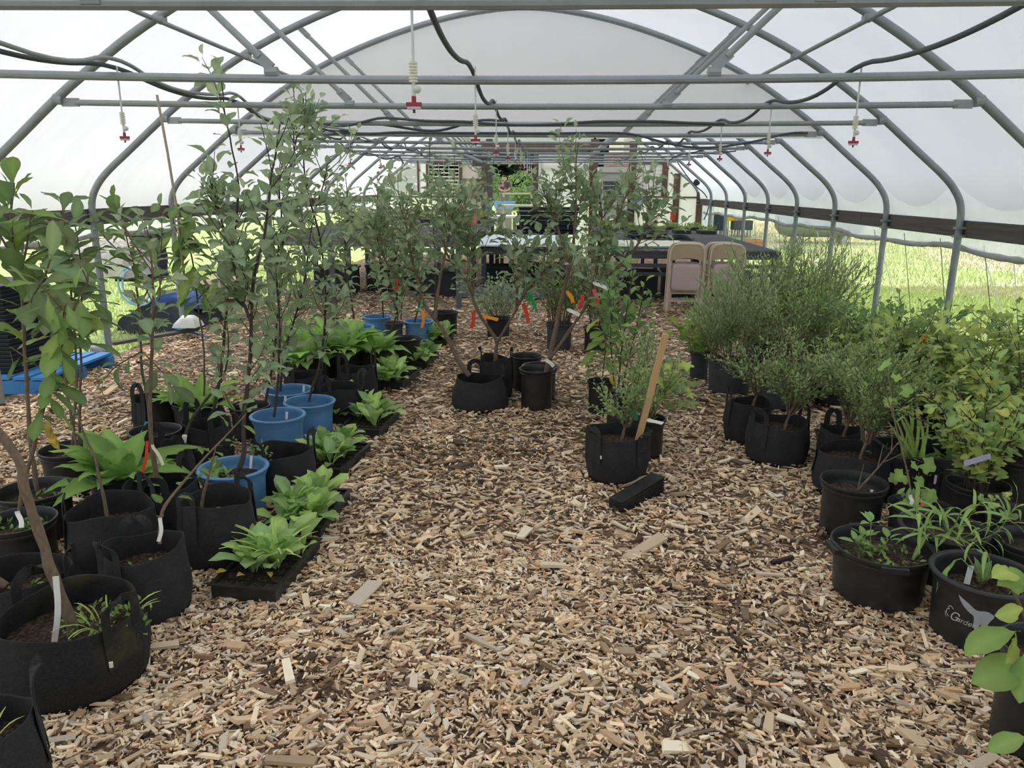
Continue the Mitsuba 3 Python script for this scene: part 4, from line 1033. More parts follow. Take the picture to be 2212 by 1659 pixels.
for lab, x, y, r, h, px, py, sprd, ht, nl, sd, hd in BB:
    t, z = bagged('potted_bush', lab, 'potted shrub', None, x, y, r, h, sd, handles=hd, arch=.09, depth=.06)
    b = np.array([x + (.02 if sd != 302 else .04), y, z])
    top = b + [.03, 0, .12]
    stem(t, np.array([b - [0, 0, .02], b + [.01, 0, .06], top]), .012, .008, seed=sd)
    bush(t, top[0], top[1], top[2], 26, sprd, ht, nl, 'small', RS(sd), 60, .004, base_r=.02, f0=.15, sc=(.75, 1.35), lean=(.08 if sd == 302 else 0, 0))
# yellow-green lobed bushes by the open side
for i, (lab, px, py, r, h, nst, sprd, ht, nl, sp_) in enumerate((('currant with yellowing lobed leaves in the black pot before the open right side', 2112, 1045, .14, .25, 16, .36, .62, 420, 'currant'), ('maple-leaved bush with an orange ribbon beside the open right side', 1990, 880, .15, .25, 22, .50, .78, 620, 'maple'),
                                                     ('maple-leaved bush against the post at the edge of the lawn', 2080, 900, .15, .25, 20, .48, .82, 520, 'maple'), ('leafy bush behind the dark crate', 1930, 840, .16, .26, 26, .46, .80, 900, 'mixed_green'),
                                                     ('yellow currant bush cut off by the right edge', 2200, 985, .15, .25, 20, .42, .85, 480, 'currant'), ('bush with brown-tipped leaves at the right edge behind the currants', 2260, 900, .15, .25, 18, .5, .95, 420, 'maple'))):
    q = G(px, py, h)
    t, z = potted('potted_bush', lab, 'potted shrub', None, q[0], q[1], r, h)
    bush(t, q[0], q[1], z, nst, sprd, ht, nl, sp_, RS(330 + i), 260, .0045, 'dark_bark', base_r=.05, f0=.2, sc=(.75, 1.3), droop=.35)
    if i == 1:
        tag(t, at(2000, 727, 4.9), at(1984, 752, 4.85), 'orange', .03)
    if i == 0:
        m = MB(); m.bar(at(2082, 1002, 3.4), at(2140, 985, 3.42), .001, .028, (.42, .38, .52)); put(t + '__plant_label', m.ply(), 'lilac plant label')

t = thing('plastic_crate', 'dark green plastic crate with a white label slot, among the right-hand pots', 'crate')
cx_, cy_ = 2.10, 4.10
m = MB(); z0 = gz0(cx_, cy_); W, D, H = .46, .34, .27
for s in (-1, 1):
    m.box((cx_ + s * W / 2, cy_, z0 + H / 2), (.014, D, H)); m.box((cx_, cy_ + s * D / 2, z0 + H / 2), (W, .014, H))
    m.box((cx_, cy_ + s * (D / 2 + .006), z0 + H), (W + .03, .026, .02)); m.box((cx_ + s * (W / 2 + .006), cy_, z0 + H), (.026, D + .03, .02))
    for j in range(-3, 4): m.box((cx_ + j * .065, cy_ + s * (D / 2 + .008), z0 + H * .45), (.008, .01, H * .8))
m.box((cx_, cy_, z0 + .01), (W, D, .014))
put(t + '__box', m.ply('black_plastic', vc=False))
m = MB(); m.box((cx_ - .04, cy_ - D / 2 - .016, z0 + H * .62), (.012, .004, .05), (.7, .72, .7)); put(t + '__label_slot', m.ply(), 'white label')
m = MB(); m.box((cx_, cy_, z0 + H * .6), (W - .03, D - .03, .02)); put(t + '__soil', m.ply('soil', vc=False))
L = []; rng = RS(340)
for j in range(26): L += rosette(cx_ + rng.uniform(-.2, .2), cy_ + rng.uniform(-.14, .14), z0 + H * .6, 6, 'mixed_green', rng, (.1, 1.2), (.8, 1.6), .02)
for j in range(14): L.append(('grass', frame((cx_ - .08 + rng.uniform(-.03, .03), cy_ + rng.uniform(-.1, .1), z0 + H * .6), (rng.normal(0, .25), rng.normal(0, .2), 1), (0, -1, .2), rng.uniform(1.0, 1.6))))
finish_leaves(t, L, 200, seed=340)

# the front right pots
t, z = potted('potted_stick', 'black ribbed pot with a leafless forked twig leaning right, right-hand block', 'potted plant', None, 1.51, 3.60, .152, .26)
p = stem(t, trace([(1852, 1060), (1872, 1038), (1900, 1008), (1925, 975), (1945, 950)], 3.58, .05), .006, .002, 'twig', 'bark', seed=6)
for px in ([(1852, 1058), (1860, 1030), (1866, 1002)], [(1895, 1013), (1902, 985), (1908, 960)], [(1905, 1000), (1940, 985), (1970, 965)], [(1925, 975), (1928, 950), (1925, 930)], [(1935, 962), (1955, 952), (1962, 940)]): stem(t, trace(px, 3.57, .03), .003, .0015, 'twig', 'bark', 5, seed=7)
m = MB(); m.box(at(1883, 1061, 3.5), (.012, .004, .013), (.8, .8, .78)); put(t + '__sticker', m.ply(), 'small white sticker')
t, z = potted('potted_vine', 'grape cane rising thin and bare from the low ribbed pot with a red tag', 'potted plant', None, 1.76, 3.44, .137, .21)
stem(t, trace([(1972, 1080), (1960, 1020), (1945, 960), (1930, 900), (1925, 850), (1918, 810), (1905, 785)], 3.44, .25), .005, .0025, 'cane', 'bark', seed=8)
stem(t, trace([(1930, 905), (1920, 870), (1914, 850)], 3.55), .003, .0015, 'cane', 'bark', seed=9)
L = []; rng = RS(341)
for (px, py) in ((1890, 790), (1915, 850), (1935, 800), (1930, 840), (1975, 990), (1985, 1000), (1965, 1015), (1985, 1020), (1970, 1030), (2000, 1050), (2010, 1060), (1980, 1060), (1950, 1028), (1985, 1092), (1960, 1085), (1940, 1075)):
    L.append(('grape', frame(at(px, py, 3.5 + rng.uniform(-.05, .1)), (rng.normal(0, .6), -.4, rng.uniform(-.8, .2)), (0, -1, .6), rng.uniform(.45, .95))))
for j in range(10): L.append(('mint', frame(at(1935 + rng.uniform(0, 95), 1075 + rng.uniform(-15, 25), 3.40), (rng.normal(0, .5), rng.normal(0, .3), 1), (0, -1, .3), rng.uniform(.7, 1.2))))
finish_leaves(t, L, 60, seed=341)
tag(t, at(1976, 1076, 3.38), at(1994, 1092, 3.36), 'red', .012); tag(t, at(1966, 1074, 3.38), at(1967, 1090, 3.37), 'white', .02)
t, z = potted('potted_herb', 'low wide black pot with a bright small herb and handle lugs on its rim', 'potted plant', None, 1.40, 2.99, .196, .22, depth=.055)
m = MB()
for a in (4.55, 6.15, 3.2, 1.6): m.add((rotz(BOXV * (.035, .10, .022), a) + [1.40 + .20 * math.cos(a), 2.99 + .20 * math.sin(a), gz0(1.40, 2.99) + .205], BOXF))
put(t + '__lug', m.ply('black_plastic', vc=False))
rng = RS(342); L = []
for px in ([(1880, 1210), (1880, 1170), (1882, 1130)], [(1895, 1205), (1910, 1180), (1918, 1165)], [(1868, 1200), (1858, 1180), (1850, 1172)], [(1862, 1205), (1870, 1175), (1868, 1160)]):
    p = stem(t, trace(px, 2.98), .003, .002, 'stalk', 'leaf_stalk', 5)
    for i in range(2, len(p), 2):
        az = i * .8
        for s in (0, PI): L.append(('mint', frame(p[i], (math.cos(az + s), math.sin(az + s), .35), (0, 0, 1), .75 + .35 * (i > len(p) * .6))))
    L += rosette(*p[-1], 4, 'mint', rng, (.2, .7), (.9, 1.3), .002)
finish_leaves(t, L, 80, seed=342)
sprinkle(t, 1.40, 2.95, z, .14, 70, 'weed', 343, tall=.025)
t, z = potted('potted_grass', 'tangle of bamboo-like grass over the grey-rimmed pot behind the lettered one', 'potted plant', None, 1.73, 3.16, .172, .23, wide_rim=True, ribs=False)
rng = RS(344); L = []
for px in ([(2050, 1160), (2040, 1140), (2035, 1110)], [(2030, 1165), (2010, 1150), (1985, 1125), (1975, 1090)], [(2060, 1165), (2085, 1130), (2105, 1100), (2120, 1080)], [(2070, 1165), (2110, 1150), (2150, 1130), (2185, 1125)], [(2040, 1170), (2060, 1140), (2075, 1105)], [(2075, 1170), (2130, 1165), (2165, 1140), (2195, 1090)], [(2020, 1165), (2000, 1160), (1990, 1150)]):
    p = stem(t, trace(px, 3.05, -.08), .0028, .0018, 'stalk', 'leaf_stalk', 5)
    L += along(p, 'millet', rng, .05, 1, .022, .8, (.7, 1.25), .3)
finish_leaves(t, L, 150, seed=344)
# the lettered pot
LX, LY, LR, LH = 1.655, 2.70, .178, .26
t, z = potted('lettered_pot', 'black pot printed with the word Garden and a grey bird, nearest the right edge', 'pot', None, LX, LY, LR, LH, wide_rim=True, ribs=False, depth=.09)
m = MB()
b0 = math.atan2(-LY, -LX) - .10                      # the print faces about this way
def wrap(v, zc):                                     # flat lettering bent round the pot
    v = np.asarray(v, float)
    z = zc + v[:, 1]
    rad = .86 * LR + (.14 * LR - .012) * np.clip(z / (LH - .045), 0, 1) + .0006 + v[:, 2] * .6
    a = b0 + v[:, 0] / LR
    return np.stack([LX + rad * np.cos(a), LY + rad * np.sin(a), gz0(LX, LY) + z], 1)
def pr_text(s, h, x0, y0, zc, sl):
    q = meshkit.text_mesh(s, h, .002); q = q.subdivide_to_size(.012)
    v = np.array(q.vertices); v[:, 0] += v[:, 1] * .35 + x0; v[:, 1] += y0 + sl * (v[:, 0] - x0)
    return wrap(v, zc), np.array(q.faces)
m.add(pr_text('G', .036, -.085, 0, .105, -.02), (.5, .52, .55)); m.add(pr_text('arden', .020, -.056, .0, .108, -.06), (.5, .52, .55))
for pts in ([(-.086, .040), (-.100, .030), (-.098, .012), (-.084, .006)], [(-.088, .034), (-.094, .046), (-.080, .052), (-.070, .042)], [(-.1, .022), (-.106, .01), (-.096, .0)]):
    q = smoothpath(pts, 3); v, f = ribbon(np.c_[q, q[:, 0] * 0 + .0015], [0, 0, 1], .0015, .0022)
    m.add((wrap(v, .105), f), (.5, .52, .55))
from shapely.geometry import Polygon
import trimesh
bird = smoothpath([(-.062, .092), (-.045, .060), (-.015, .035), (.004, .028), (.006, .0), (.004, -.030), (.018, -.046), (.040, -.040), (.05, -.015), (.056, .015), (.074, .04), (.060, .052), (.040, .058), (.022, .052), (.006, .052), (-.02, .070)], 2)
bm = trimesh.creation.extrude_polygon(Polygon(bird).buffer(0), .0015, engine='earcut').subdivide_to_size(.014)
m.add((wrap(np.array(bm.vertices) + [.002, 0, 0], .125), np.array(bm.faces)), (.36, .38, .42))
put(t + '__print', m.ply('matte'), 'grey lettering reading Garden beside a grey bird')
m = MB(); m.bar(at(2088, 1262, 2.66), at(2098, 1222, 2.70), .02, .003, (.40, .41, .40)); put(t + '__plant_label', m.ply(), 'grey plant stake')
L = []; rng = RS(345)
stem(t, trace([(2110, 1240), (2090, 1200), (2070, 1175), (2050, 1160)], 2.72, .1), .004, .002, 'twig', 'bark', 5)
for px in ([(2100, 1230), (2085, 1215), (2070, 1200), (2050, 1225)], [(2130, 1240), (2140, 1200), (2120, 1180)], [(2140, 1250), (2170, 1240), (2200, 1270)]):
    p = stem(t, trace(px, 2.68), .0025, .0018, 'stalk', 'leaf_stalk', 5); L += along(p, 'millet', rng, .3, 1, .03, .9, (.7, 1.2), .4)
L += rosette(*G(2120, 1245, LH - .06)[:2], z, 9, 'mixed_green', rng, (.5, 1.2), (.8, 1.5), .01)
finish_leaves(t, L, 60, seed=345)
t, z = potted('empty_pot', 'ribbed black pot behind the grass pot at the right edge', 'pot', None, 2.14, 3.36, .115, .22)
rng = RS(346); L = []
for j in range(26): L.append(('currant', frame(at(2110 + rng.uniform(0, 90), 1070 + rng.uniform(0, 60), 3.42 + rng.uniform(-.1, .1)), (rng.normal(0, .6), -.3, rng.uniform(-.4, .6)), (0, -.8, 1), rng.uniform(.6, 1.0))))
finish_leaves(t, L, 40, seed=346)
t, z = potted('empty_pot', 'ribbed black pot cut off by the right edge between the lettered pot and the currant', 'pot', None, 2.02, 3.02, .14, .24)
# big-leaved plant in the tall pot of the near right corner
t, z = potted('potted_plant', 'tall black pot at the right edge with the largest pale green leaves', 'potted plant', None, 1.52, 2.10, .135, .33)
stem(t, trace([(2235, 1420), (2225, 1360), (2205, 1310), (2185, 1270), (2170, 1240)], 2.05, -.05), .006, .003, 'stalk', 'bark', seed=5)
L = []
for a, b, s, up in (((2205, 1362), (2080, 1395), .95, (0, -.15, 1)), ((2215, 1312), (2135, 1335), .62, (0, -1, .4)), ((2235, 1420), (2110, 1470), 1.15, (-.1, -.9, .8)), ((2212, 1262), (2150, 1250), .55, (0, -.6, 1)), ((2195, 1360), (2180, 1420), .6, (0, -1, 0)),
                    ((2215, 1400), (2205, 1480), .8, (-.5, -1, 0)), ((2210, 1240), (2140, 1245), .7, (0, -.4, 1)), ((2225, 1330), (2230, 1400), .8, (0, -1, .3)), ((2200, 1290), (2195, 1210), .6, (0, -1, .2))):
    p, q = at(*a, 2.0), at(*b, 1.92)
    L.append(('bigleaf', frame(p, q - p, up, s * 1.0)))
finish_leaves(t, L, 40, seed=5)
t, z = potted('potted_plant', 'square-cornered black pot with a grey rim, in the bottom right corner', 'pot', None, 1.44, 1.78, .12, .2, wide_rim=True, ribs=False)
L = [('bigleaf', frame(at(2225, 1590, 1.7), at(2150, 1610, 1.66) - at(2225, 1590, 1.7), (0, -.4, 1), .6))]
finish_leaves(t, L, 5, seed=6)
scene['leaf_stalk'] = pr(rgb(.2, .33, .08), .6)

# ================================================================== OVERHEAD: hoses and misting nozzles
HOSE = (.075, .09, .10)
def hose(label, pts, r=.011, col=HOSE, base='water_hose'):
    t = thing(base, label, 'hose')
    p = resample(smoothpath(pts, 2), .06)
    put(t, cply(tube(p, r, 7), 'matte', True, col))


LINES = {'left': at(240, 153, YK(-2))[0], 'middle': at(1017, 165, YK(-2))[0], 'right': at(1855, 150, YK(-2))[0]}
for w, x in LINES.items():
    pts = []
    for k in range(-4, 8):
        y = YK(k)
        s = .055 + .03 * math.sin(k * 2.3 + len(w))
        pts += [(x, y, CH + .034)]
        if k < 7: pts += [(x + .02 * math.sin(k * 3), y + BAY * .35, CH - s * .8), (x + .03 * math.sin(k * 3), y + BAY * .7, CH - s * .7)]
    hose(f'dark poly water hose draped from tie bar to tie bar on the {w} line', pts)
    if w == 'left': hose('grey poly hose running beside the dark one on the left line', [(a + .03 + .04 * math.sin(b * 4), b, c + .02 + .03 * math.sin(b * 5)) for a, b, c in pts], .010, (.26, .28, .28))
Y0 = YK(0)
hose('dark hose winding along the fourth tie bar', [at(a, b, Y0 - .035) for a, b in ((668, 262), (700, 268), (745, 274), (790, 262), (820, 254), (860, 256), (920, 262), (1000, 262), (1040, 266), (1110, 271), (1200, 269), (1280, 262), (1350, 262), (1420, 262), (1500, 266), (1565, 268))])
hose('dark hose hanging in loose bows below the fourth tie bar', [at(a, b, Y0 + .05) for a, b in ((800, 266), (850, 272), (900, 281), (945, 284), (985, 274), (1010, 264), (1050, 258), (1090, 262))])
Y1 = YK(1)
hose('dark hose along the fifth tie bar, drooping to the right', [at(a, b, Y1 - .03) for a, b in ((720, 284), (760, 288), (810, 289), (850, 285), (920, 287), (1000, 287), (1200, 288), (1340, 286), (1380, 292), (1440, 310), (1500, 320), (1560, 318), (1640, 304), (1700, 288), (1730, 286), (1745, 287))])
hose('tangled hose end hanging at the left above the apple trees', [at(a, b, Y1 - .06) for a, b in ((668, 268), (690, 290), (715, 298), (735, 302), (748, 294), (742, 284), (720, 288), (700, 296), (690, 288), (700, 280), (740, 284))], .010)
hose('hose looping down between the far tie bars on the left', [at(a, b, YK(3)) for a, b in ((735, 309), (755, 325), (775, 334), (800, 330), (815, 338), (830, 345), (850, 342), (860, 333), (872, 353))], .009)
hose('hose looping down between the far tie bars on the right', [at(a, b, YK(3)) for a, b in ((1440, 352), (1460, 335), (1490, 332), (1515, 325), (1540, 318), (1560, 330), (1590, 326))], .009)


def nozzle(x, y, z, L=.35, label='', red=(.30, .045, .065)):
    t = thing('misting_nozzle', label, 'misting nozzle', 'misting nozzles hung from the hoses')
    m = MB(); m.tube([(x, y, z), (x, y, z - L * .62)], .0042, 6, (.62, .63, .62)); put(t + '__tube', m.ply('matte', True))
    m = MB()
    zt = z - L * .60
    m.tube([(x, y, zt), (x, y, zt - .058)], .0085, 10, (.62, .60, .52))
    for i in range(7): m.tube([(x, y, zt - .003 - i * .0085), (x, y, zt - .0075 - i * .0085)], .0135, 12, (.70, .68, .58))
    put(t + '__weight', m.ply('matte'))
    m = MB(); m.tube([(x, y, zt - .055), (x, y, zt - .105)], .0055, 8, (.6, .6, .57)); s = trimesh.creation.icosphere(2, .0135); m.add((s.vertices * (1, 1, .9), s.faces), (.60, .60, .58), (x + .010, y, zt - .078))
    put(t + '__check_valve', m.ply('matte', True))
    m = MB(); m.tube([(x, y, zt - .098), (x, y, zt - .118)], .007, 8, red); m.box((x, y, zt - .122), (.046, .012, .012), red); m.box((x, y, zt - .132), (.040, .014, .008), (.5, .45, .45)); m.tube([(x, y, zt - .136), (x, y, zt - .146)], .004, 6, (.03, .05, .12))
    put(t + '__nozzle', m.ply('matte'), 'red nozzle')


nozzle(at(889, 5, YK(-3))[0], YK(-3), CH + .04, .37, 'red-tipped misting nozzle hanging nearest the camera, left of the middle hose')
for k in range(-2, 7):
    for w, x in LINES.items():
        nozzle(x + .02, YK(k) + .02, CH + .02, .35 + .02 * math.sin(k * 5 + len(w)), f'small red-tipped misting nozzle hanging under the {ORD[k + 3]} tie bar on the {w} hose line')
m = MB(); m.tube([at(339, 205, 4.9), at(362, 330, 4.9), at(385, 470, 4.9), at(389, 520, 4.9), at(398, 600, 4.92)], .008, 7, (.42, .34, .27))
t = thing('bamboo_cane', 'thin brown cane standing up tall above the pawpaws on the left', 'cane'); put(t, m.ply('matte', True))
# big circulation fan
t = thing('circulation_fan', 'round wire-caged fan hanging beside the brown door post', 'fan')
c = at(1037, 341, 15.2); R = .27
m = MB()
for rr in (R, R * .75, R * .5, R * .25): m.tube([c + [rr * math.cos(a), 0, rr * math.sin(a)] for a in np.linspace(0, 2 * PI, 33)], .006, 5, (.10, .10, .10))
for a in np.linspace(0, 2 * PI, 17)[:-1]: m.tube([c, c + [R * math.cos(a), 0, R * math.sin(a)]], .004, 4, (.12, .12, .12))
put(t + '__cage', m.ply())
m = MB(); m.tube([c + [0, .03, 0], c + [0, .22, 0]], .07, 14, (.12, .12, .12)); m.bar(c + [0, .12, .06], (c[0], c[1] + .12, CH + .02), .03, .03, (.2, .2, .2)); put(t + '__motor', m.ply())
m = MB()
for a in (0, 2.1, 4.2): m.box(c + [.12 * math.cos(a), .04, .12 * math.sin(a)], (.18, .006, .10), (.2, .2, .21), 0, .35)
put(t + '__blade', m.ply(), None, 'stuff')
t = thing('grey_duct', 'pale grey tube slanting across in front of the fan', 'pipe')
put(t, mikit.ply(tube([at(978, 325, 14.6), at(1042, 351, 14.6)], .035, 10), 'galvanized', smooth=True))

# ================================================================== BENCHES AND WHAT LIES ON THEM
def bench(label, x0, x1, y0, y1, z, col, legs, fh=.10):
    t = thing('growing_bench', label, 'bench')
    m = MB()
    for x in (x0, x1): m.box((x, (y0 + y1) / 2, z - fh / 2), (.05, y1 - y0, fh), col)
    for y in (y0, y1): m.box(((x0 + x1) / 2, y, z - fh / 2), (x1 - x0 + .05, .05, fh), col)
    put(t + '__frame', m.ply())
    m = MB()
    for y in np.arange(y0 + .04, y1, .055): m.box(((x0 + x1) / 2, y, z + .006), (x1 - x0, .022, .010), (.15, .15, .155))
    for x in np.arange(x0 + .06, x1, .09): m.box((x, (y0 + y1) / 2, z + .003), (.018, y1 - y0, .008), (.12, .12, .125))
    put(t + '__mesh_top', m.ply(), 'dark metal mesh top', 'stuff')
    for x in np.linspace(x0 + .04, x1 - .04, legs):
        for y in np.linspace(y0 + .03, y1 - .1, 4):
            m = MB(); zz = gz0(x, y) - .01; m.box((x, y, (z - fh + zz) / 2), (.07, .07, z - fh - zz), tuple(np.array(col) * .8)); put(num(t + '__leg'), m.ply())
    return t


GREYW = (.15, .15, .155)
tb = bench('long dark bench on the right with a metal mesh top, behind the folding chairs', .95, 3.22, 11.05, 17.4, .78, (.06, .06, .063), 3)
m = MB()
for j in range(3): m.box((2.1, 11.0, .70 - .12 * j), (2.3, .02, .05), (.075, .075, .08))
put(tb + '__rail', m.ply())
bench('long grey bench on the left behind the apple trees', -3.95, -1.2, 10.7, 17.4, .95, GREYW, 4, .12)
tb = bench('bench in the middle below the pale plastic sheet', -1.02, .32, 11.8, 16.6, .74, (.07, .075, .08), 3)
m = MB(); m.box((-.4, 11.7, .075), (1.9, .14, .14), (.16, .16, .17)); put(tb + '__plank', m.ply(), 'grey plank on the ground')
for i, (x, y, w, lab) in enumerate(((-.75, 12.6, .55, 'black storage tote under the left part of the middle bench'), (-.05, 12.9, .6, 'black storage tote under the right part of the middle bench'), (1.35, 11.9, .6, 'black storage tote under the right bench, nearest the middle aisle'), (2.1, 12.2, .6, 'black storage tote behind the folding chairs'), (2.8, 12.0, .6, 'black storage tote under the outer end of the right bench'), (-1.7, 11.9, .6, 'dark tote under the right end of the left bench'), (-2.5, 12.3, .7, 'dark tote under the middle of the left bench'), (-3.3, 12.0, .6, 'dark tote under the outer end of the left bench'))):
    t = thing('storage_tote', lab, 'tote'); z = gz0(x, y); m = MB()
    m.box((x, y, z + .2), (w, .45, .38), (.03, .032, .035)); m.box((x, y, z + .40), (w + .05, .5, .035), (.045, .047, .05)); put(t, m.ply())
t = thing('plastic_sheet', 'pale blue-white corrugated plastic sheet lying on the middle bench', 'sheet')
m = MB(); m.box((-.42, 13.0, .78), (1.40, 2.6, .022), (.72, .80, .82)); put(t, m.ply('gloss'))
t = thing('plastic_sheet', 'cream plastic sheet with a teal edge lying on the right bench', 'sheet')
m = MB(); m.box((1.55, 12.0, .812), (1.05, 1.3, .02), (.66, .64, .50)); m.box((1.55, 11.34, .812), (1.05, .012, .022), (.25, .48, .42)); put(t, m.ply('gloss'))
t = thing('plastic_sheet', 'narrow white board lying on the left bench', 'sheet')
m = MB(); m.box((-2.55, 13.2, .975), (1.2, .25, .02), (.62, .60, .56), .12); put(t, m.ply())
t = thing('drip_hose_coil', 'heap of shiny black drip hose on the right bench', 'hose')
rng = RS(401); pts = []
for i in range(150): pts.append((1.62 + .42 * math.cos(i * .61) * rng.uniform(.5, 1.0), 13.3 + .36 * math.sin(i * .61) * rng.uniform(.5, 1), .82 + .10 * rng.uniform(0, 1) * (1 - i / 220)))
p = resample(smoothpath(pts, 2), .05); put(t, cply(tube(p, .010, 6), 'gloss', True, (.015, .016, .018)))
t = thing('drip_hose_coil', 'thinner roll of black hose at the right side of the hose heap', 'hose')
pts = [(2.18 + (.25 - i * .001) * math.cos(i * .5), 13.2 + .2 * math.sin(i * .5), .81 + .0006 * i) for i in range(100)]
put(t, cply(tube(smoothpath(pts, 1), .009, 6), 'gloss', True, (.015, .016, .018)))
# flats of seedlings on the benches: each tray is a thing, its seedlings one mass
rng = RS(402)
def flat(x, y, z, label, cols, hgt, dens=110, w=.28, l=.54, sd=0, turn=0):
    t = thing('bench_tray', label, 'seedling tray', 'trays of seedlings on the far benches')
    if turn: w, l = l, w
    m = MB(); m.box((x, y, z + .03), (w, l, .06)); put(t + '__tray', m.ply('black_plastic', vc=False))
    r = RS(sd); n = dens
    px, py = x + r.uniform(-.47, .47, n) * w, y + r.uniform(-.47, .47, n) * l
    m = MB(); B, F = [], []
    for j in range(n):
        v, f, c, _ = SPECIES['weed'][r.randint(8)]
        M = frame((px[j], py[j], z + .06 + r.uniform(0, hgt)), (r.normal(), r.normal(), .8), (r.normal(0, .3), -.3, 1), r.uniform(1.2, 2.4))
        col = np.array(cols)[r.randint(len(cols))] * r.uniform(.75, 1.2)
        m.add((v @ M[:3, :3].T + M[:3, 3], f), col)
    put(t + '__seedlings', m.ply('leaf', True), None, 'stuff')


YG = [(.30, .40, .10), (.24, .34, .09), (.36, .42, .12)]; RD = [(.30, .16, .10), (.20, .22, .07), (.34, .30, .10)]
DESC = {0: 'yellow-green', 1: 'pale green', 2: 'reddish'}
sd = 0
for bi, (bn, x0, x1, y, z) in enumerate((('left', -3.6, -1.4, 15.0, .965), ('left', -3.6, -1.4, 16.4, .965), ('right', 1.2, 3.0, 15.2, .795), ('right', 1.2, 3.0, 16.5, .795))):
    n = 6 if bn == 'left' else 5
    for i in range(n):
        kind = [0, 1, 2, 0, 1, 0][(i + bi * 2) % 6] if bn == 'left' else [1, 0, 0, 1, 0][i % 5]
        flat(x0 + (x1 - x0) * i / (n - 1), y + .1 * math.sin(i * 3), z, f'{DESC[kind]} seedling tray, {ORD[i] if i else "first"} from left, {"nearer" if bi % 2 == 0 else "farther"} row, {bn} bench', RD if kind == 2 else YG, .10 if bn == 'left' else .05, 130, sd=sd)
        sd += 1
for i in range(6):
    t = thing('empty_tray', f'black empty tray, {["lowest", "second from below", "third from below", "third from above", "second from above", "topmost"][i]} in the stack on the middle bench', 'tray', 'empty trays stacked on the middle bench')
    m = MB(); z = .752 + i * .088; x, y = -.02 + .03 * math.sin(i * 4), 15.3
    m.box((x, y, z + .03), (1.15, .5, .055), (.02, .026, .034)); m.box((x, y, z + .062), (1.2, .55, .01), (.03, .036, .045)); put(t, m.ply())
t = thing('empty_tray', 'dark tray lying flat behind the pale plastic sheet', 'tray')
m = MB(); m.box((-.72, 14.75, .79), (.58, .3, .08), (.025, .028, .034)); put(t, m.ply())
t = thing('small_pot', 'pink plastic pot at the right end of the left bench', 'pot')
put(t, cply((lathe([(.001, 0), (.10, 0), (.14, .2), (.15, .2), (.15, .23), (.13, .23), (.1, .05), (.001, .05)], 20)[0] + [-1.35, 13.6, .965], lathe([(.001, 0), (.10, 0), (.14, .2), (.15, .2), (.15, .23), (.13, .23), (.1, .05), (.001, .05)], 20)[1]), 'matte', True, (.60, .22, .18)))

# folding chairs leaning against the bench: two rows
def chair(label, x, y, lean, i, tilt=0.0):
    t = thing('folding_chair', label, 'chair', 'folded chairs leaning on the right bench')
    M = np.array([[1, 0, 0], [0, math.cos(lean), math.sin(lean)], [0, -math.sin(lean), math.cos(lean)]])
    z0 = gz0(x, y) - .004
    W = .225
    def tr(p): return (np.asarray(p, float) + [0, 0, 0]) @ M + [x, y, z0]
    r = .0125; TAN = (.62, .52, .41)
    up = [(-W, 0, .015), (-W, 0, .70), (-W, .01, .84), (-W + .035, .012, .925), (-W + .10, .012, .945), (W - .10, .012, .945), (W - .035, .012, .925), (W, .01, .84), (W, 0, .70), (W, 0, .015)]
    put(t + '__frame', cply(tube(tr(resample(smoothpath(up, 2), .03)), r, 8), 'gloss', True, TAN))
    m = MB(); w2 = W - .035
    m.add(tube(tr([(-w2, .035, .03), (-w2, .03, .62)]), r * .9, 8), TAN); m.add(tube(tr([(w2, .035, .03), (w2, .03, .62)]), r * .9, 8), TAN)
    put(t + '__rear_legs', m.ply('gloss', True))
    m = MB()
    for z, yy in ((.175, 0), (.275, .034)): m.add(tube(tr([(-W, yy, z), (W, yy, z)]), .0075, 6), TAN)
    put(t + '__crossbar', m.ply('gloss', True))
    a = np.linspace(-1, 1, 15)
    P = np.stack([np.stack([a * (W - .008), .012 - .012 * (1 - a ** 2), .715 + .045 * (1 - a ** 2)], 1), np.stack([a * (W - .008), .012 - .016 * (1 - a ** 2), .84 + 0 * a], 1), np.stack([a * (W - .012 - .03 * (np.abs(a) > .9)), .012 - .012 * (1 - a ** 2), .935 - .03 * np.abs(a) ** 6], 1)])
    v, f = grid(P); v2 = v + [0, .012, 0]
    put(t + '__backrest', cply((tr(np.vstack([v, v2])), np.vstack([f, f[:, ::-1] + len(v)])), 'gloss', True, (.47, .365, .265)))
    sq = []
    for a in np.linspace(0, 2 * PI, 41):
        c, s = math.cos(a), math.sin(a)
        sq.append((.183 * np.sign(c) * abs(c) ** .28, .18 * np.sign(s) * abs(s) ** .28 + .505))
    rings = []
    for k, (sc_, yy) in enumerate(((.0, -.030), (.7, -.030), (.93, -.026), (1.0, -.012), (1.0, .010), (.0, .012))):
        rings.append([((px * sc_), yy, .505 + (pz - .505) * sc_) for px, pz in sq])
    v, f = grid(np.array(rings))
    put(t + '__seat', cply((tr(v), f), 'matte', True, (.52, .40, .40)), 'pinkish folded seat')


for i in range(4): chair(f'tan folding chair with pink seat, {["in front", "second", "third", "rearmost"][i]} in the left row leaning on the bench', G(1465, 668)[0] + .035 * (i % 2) + .004 * i, 10.42 + .10 * i, .13, i)
for i in range(4): chair(f'tan folding chair with pink seat, {["in front", "second", "third", "rearmost"][i]} in the right row leaning on the bench', G(1545, 668)[0] + .02 + .012 * (i % 2) - .012 * i, 10.48 + .10 * i, .13, i)

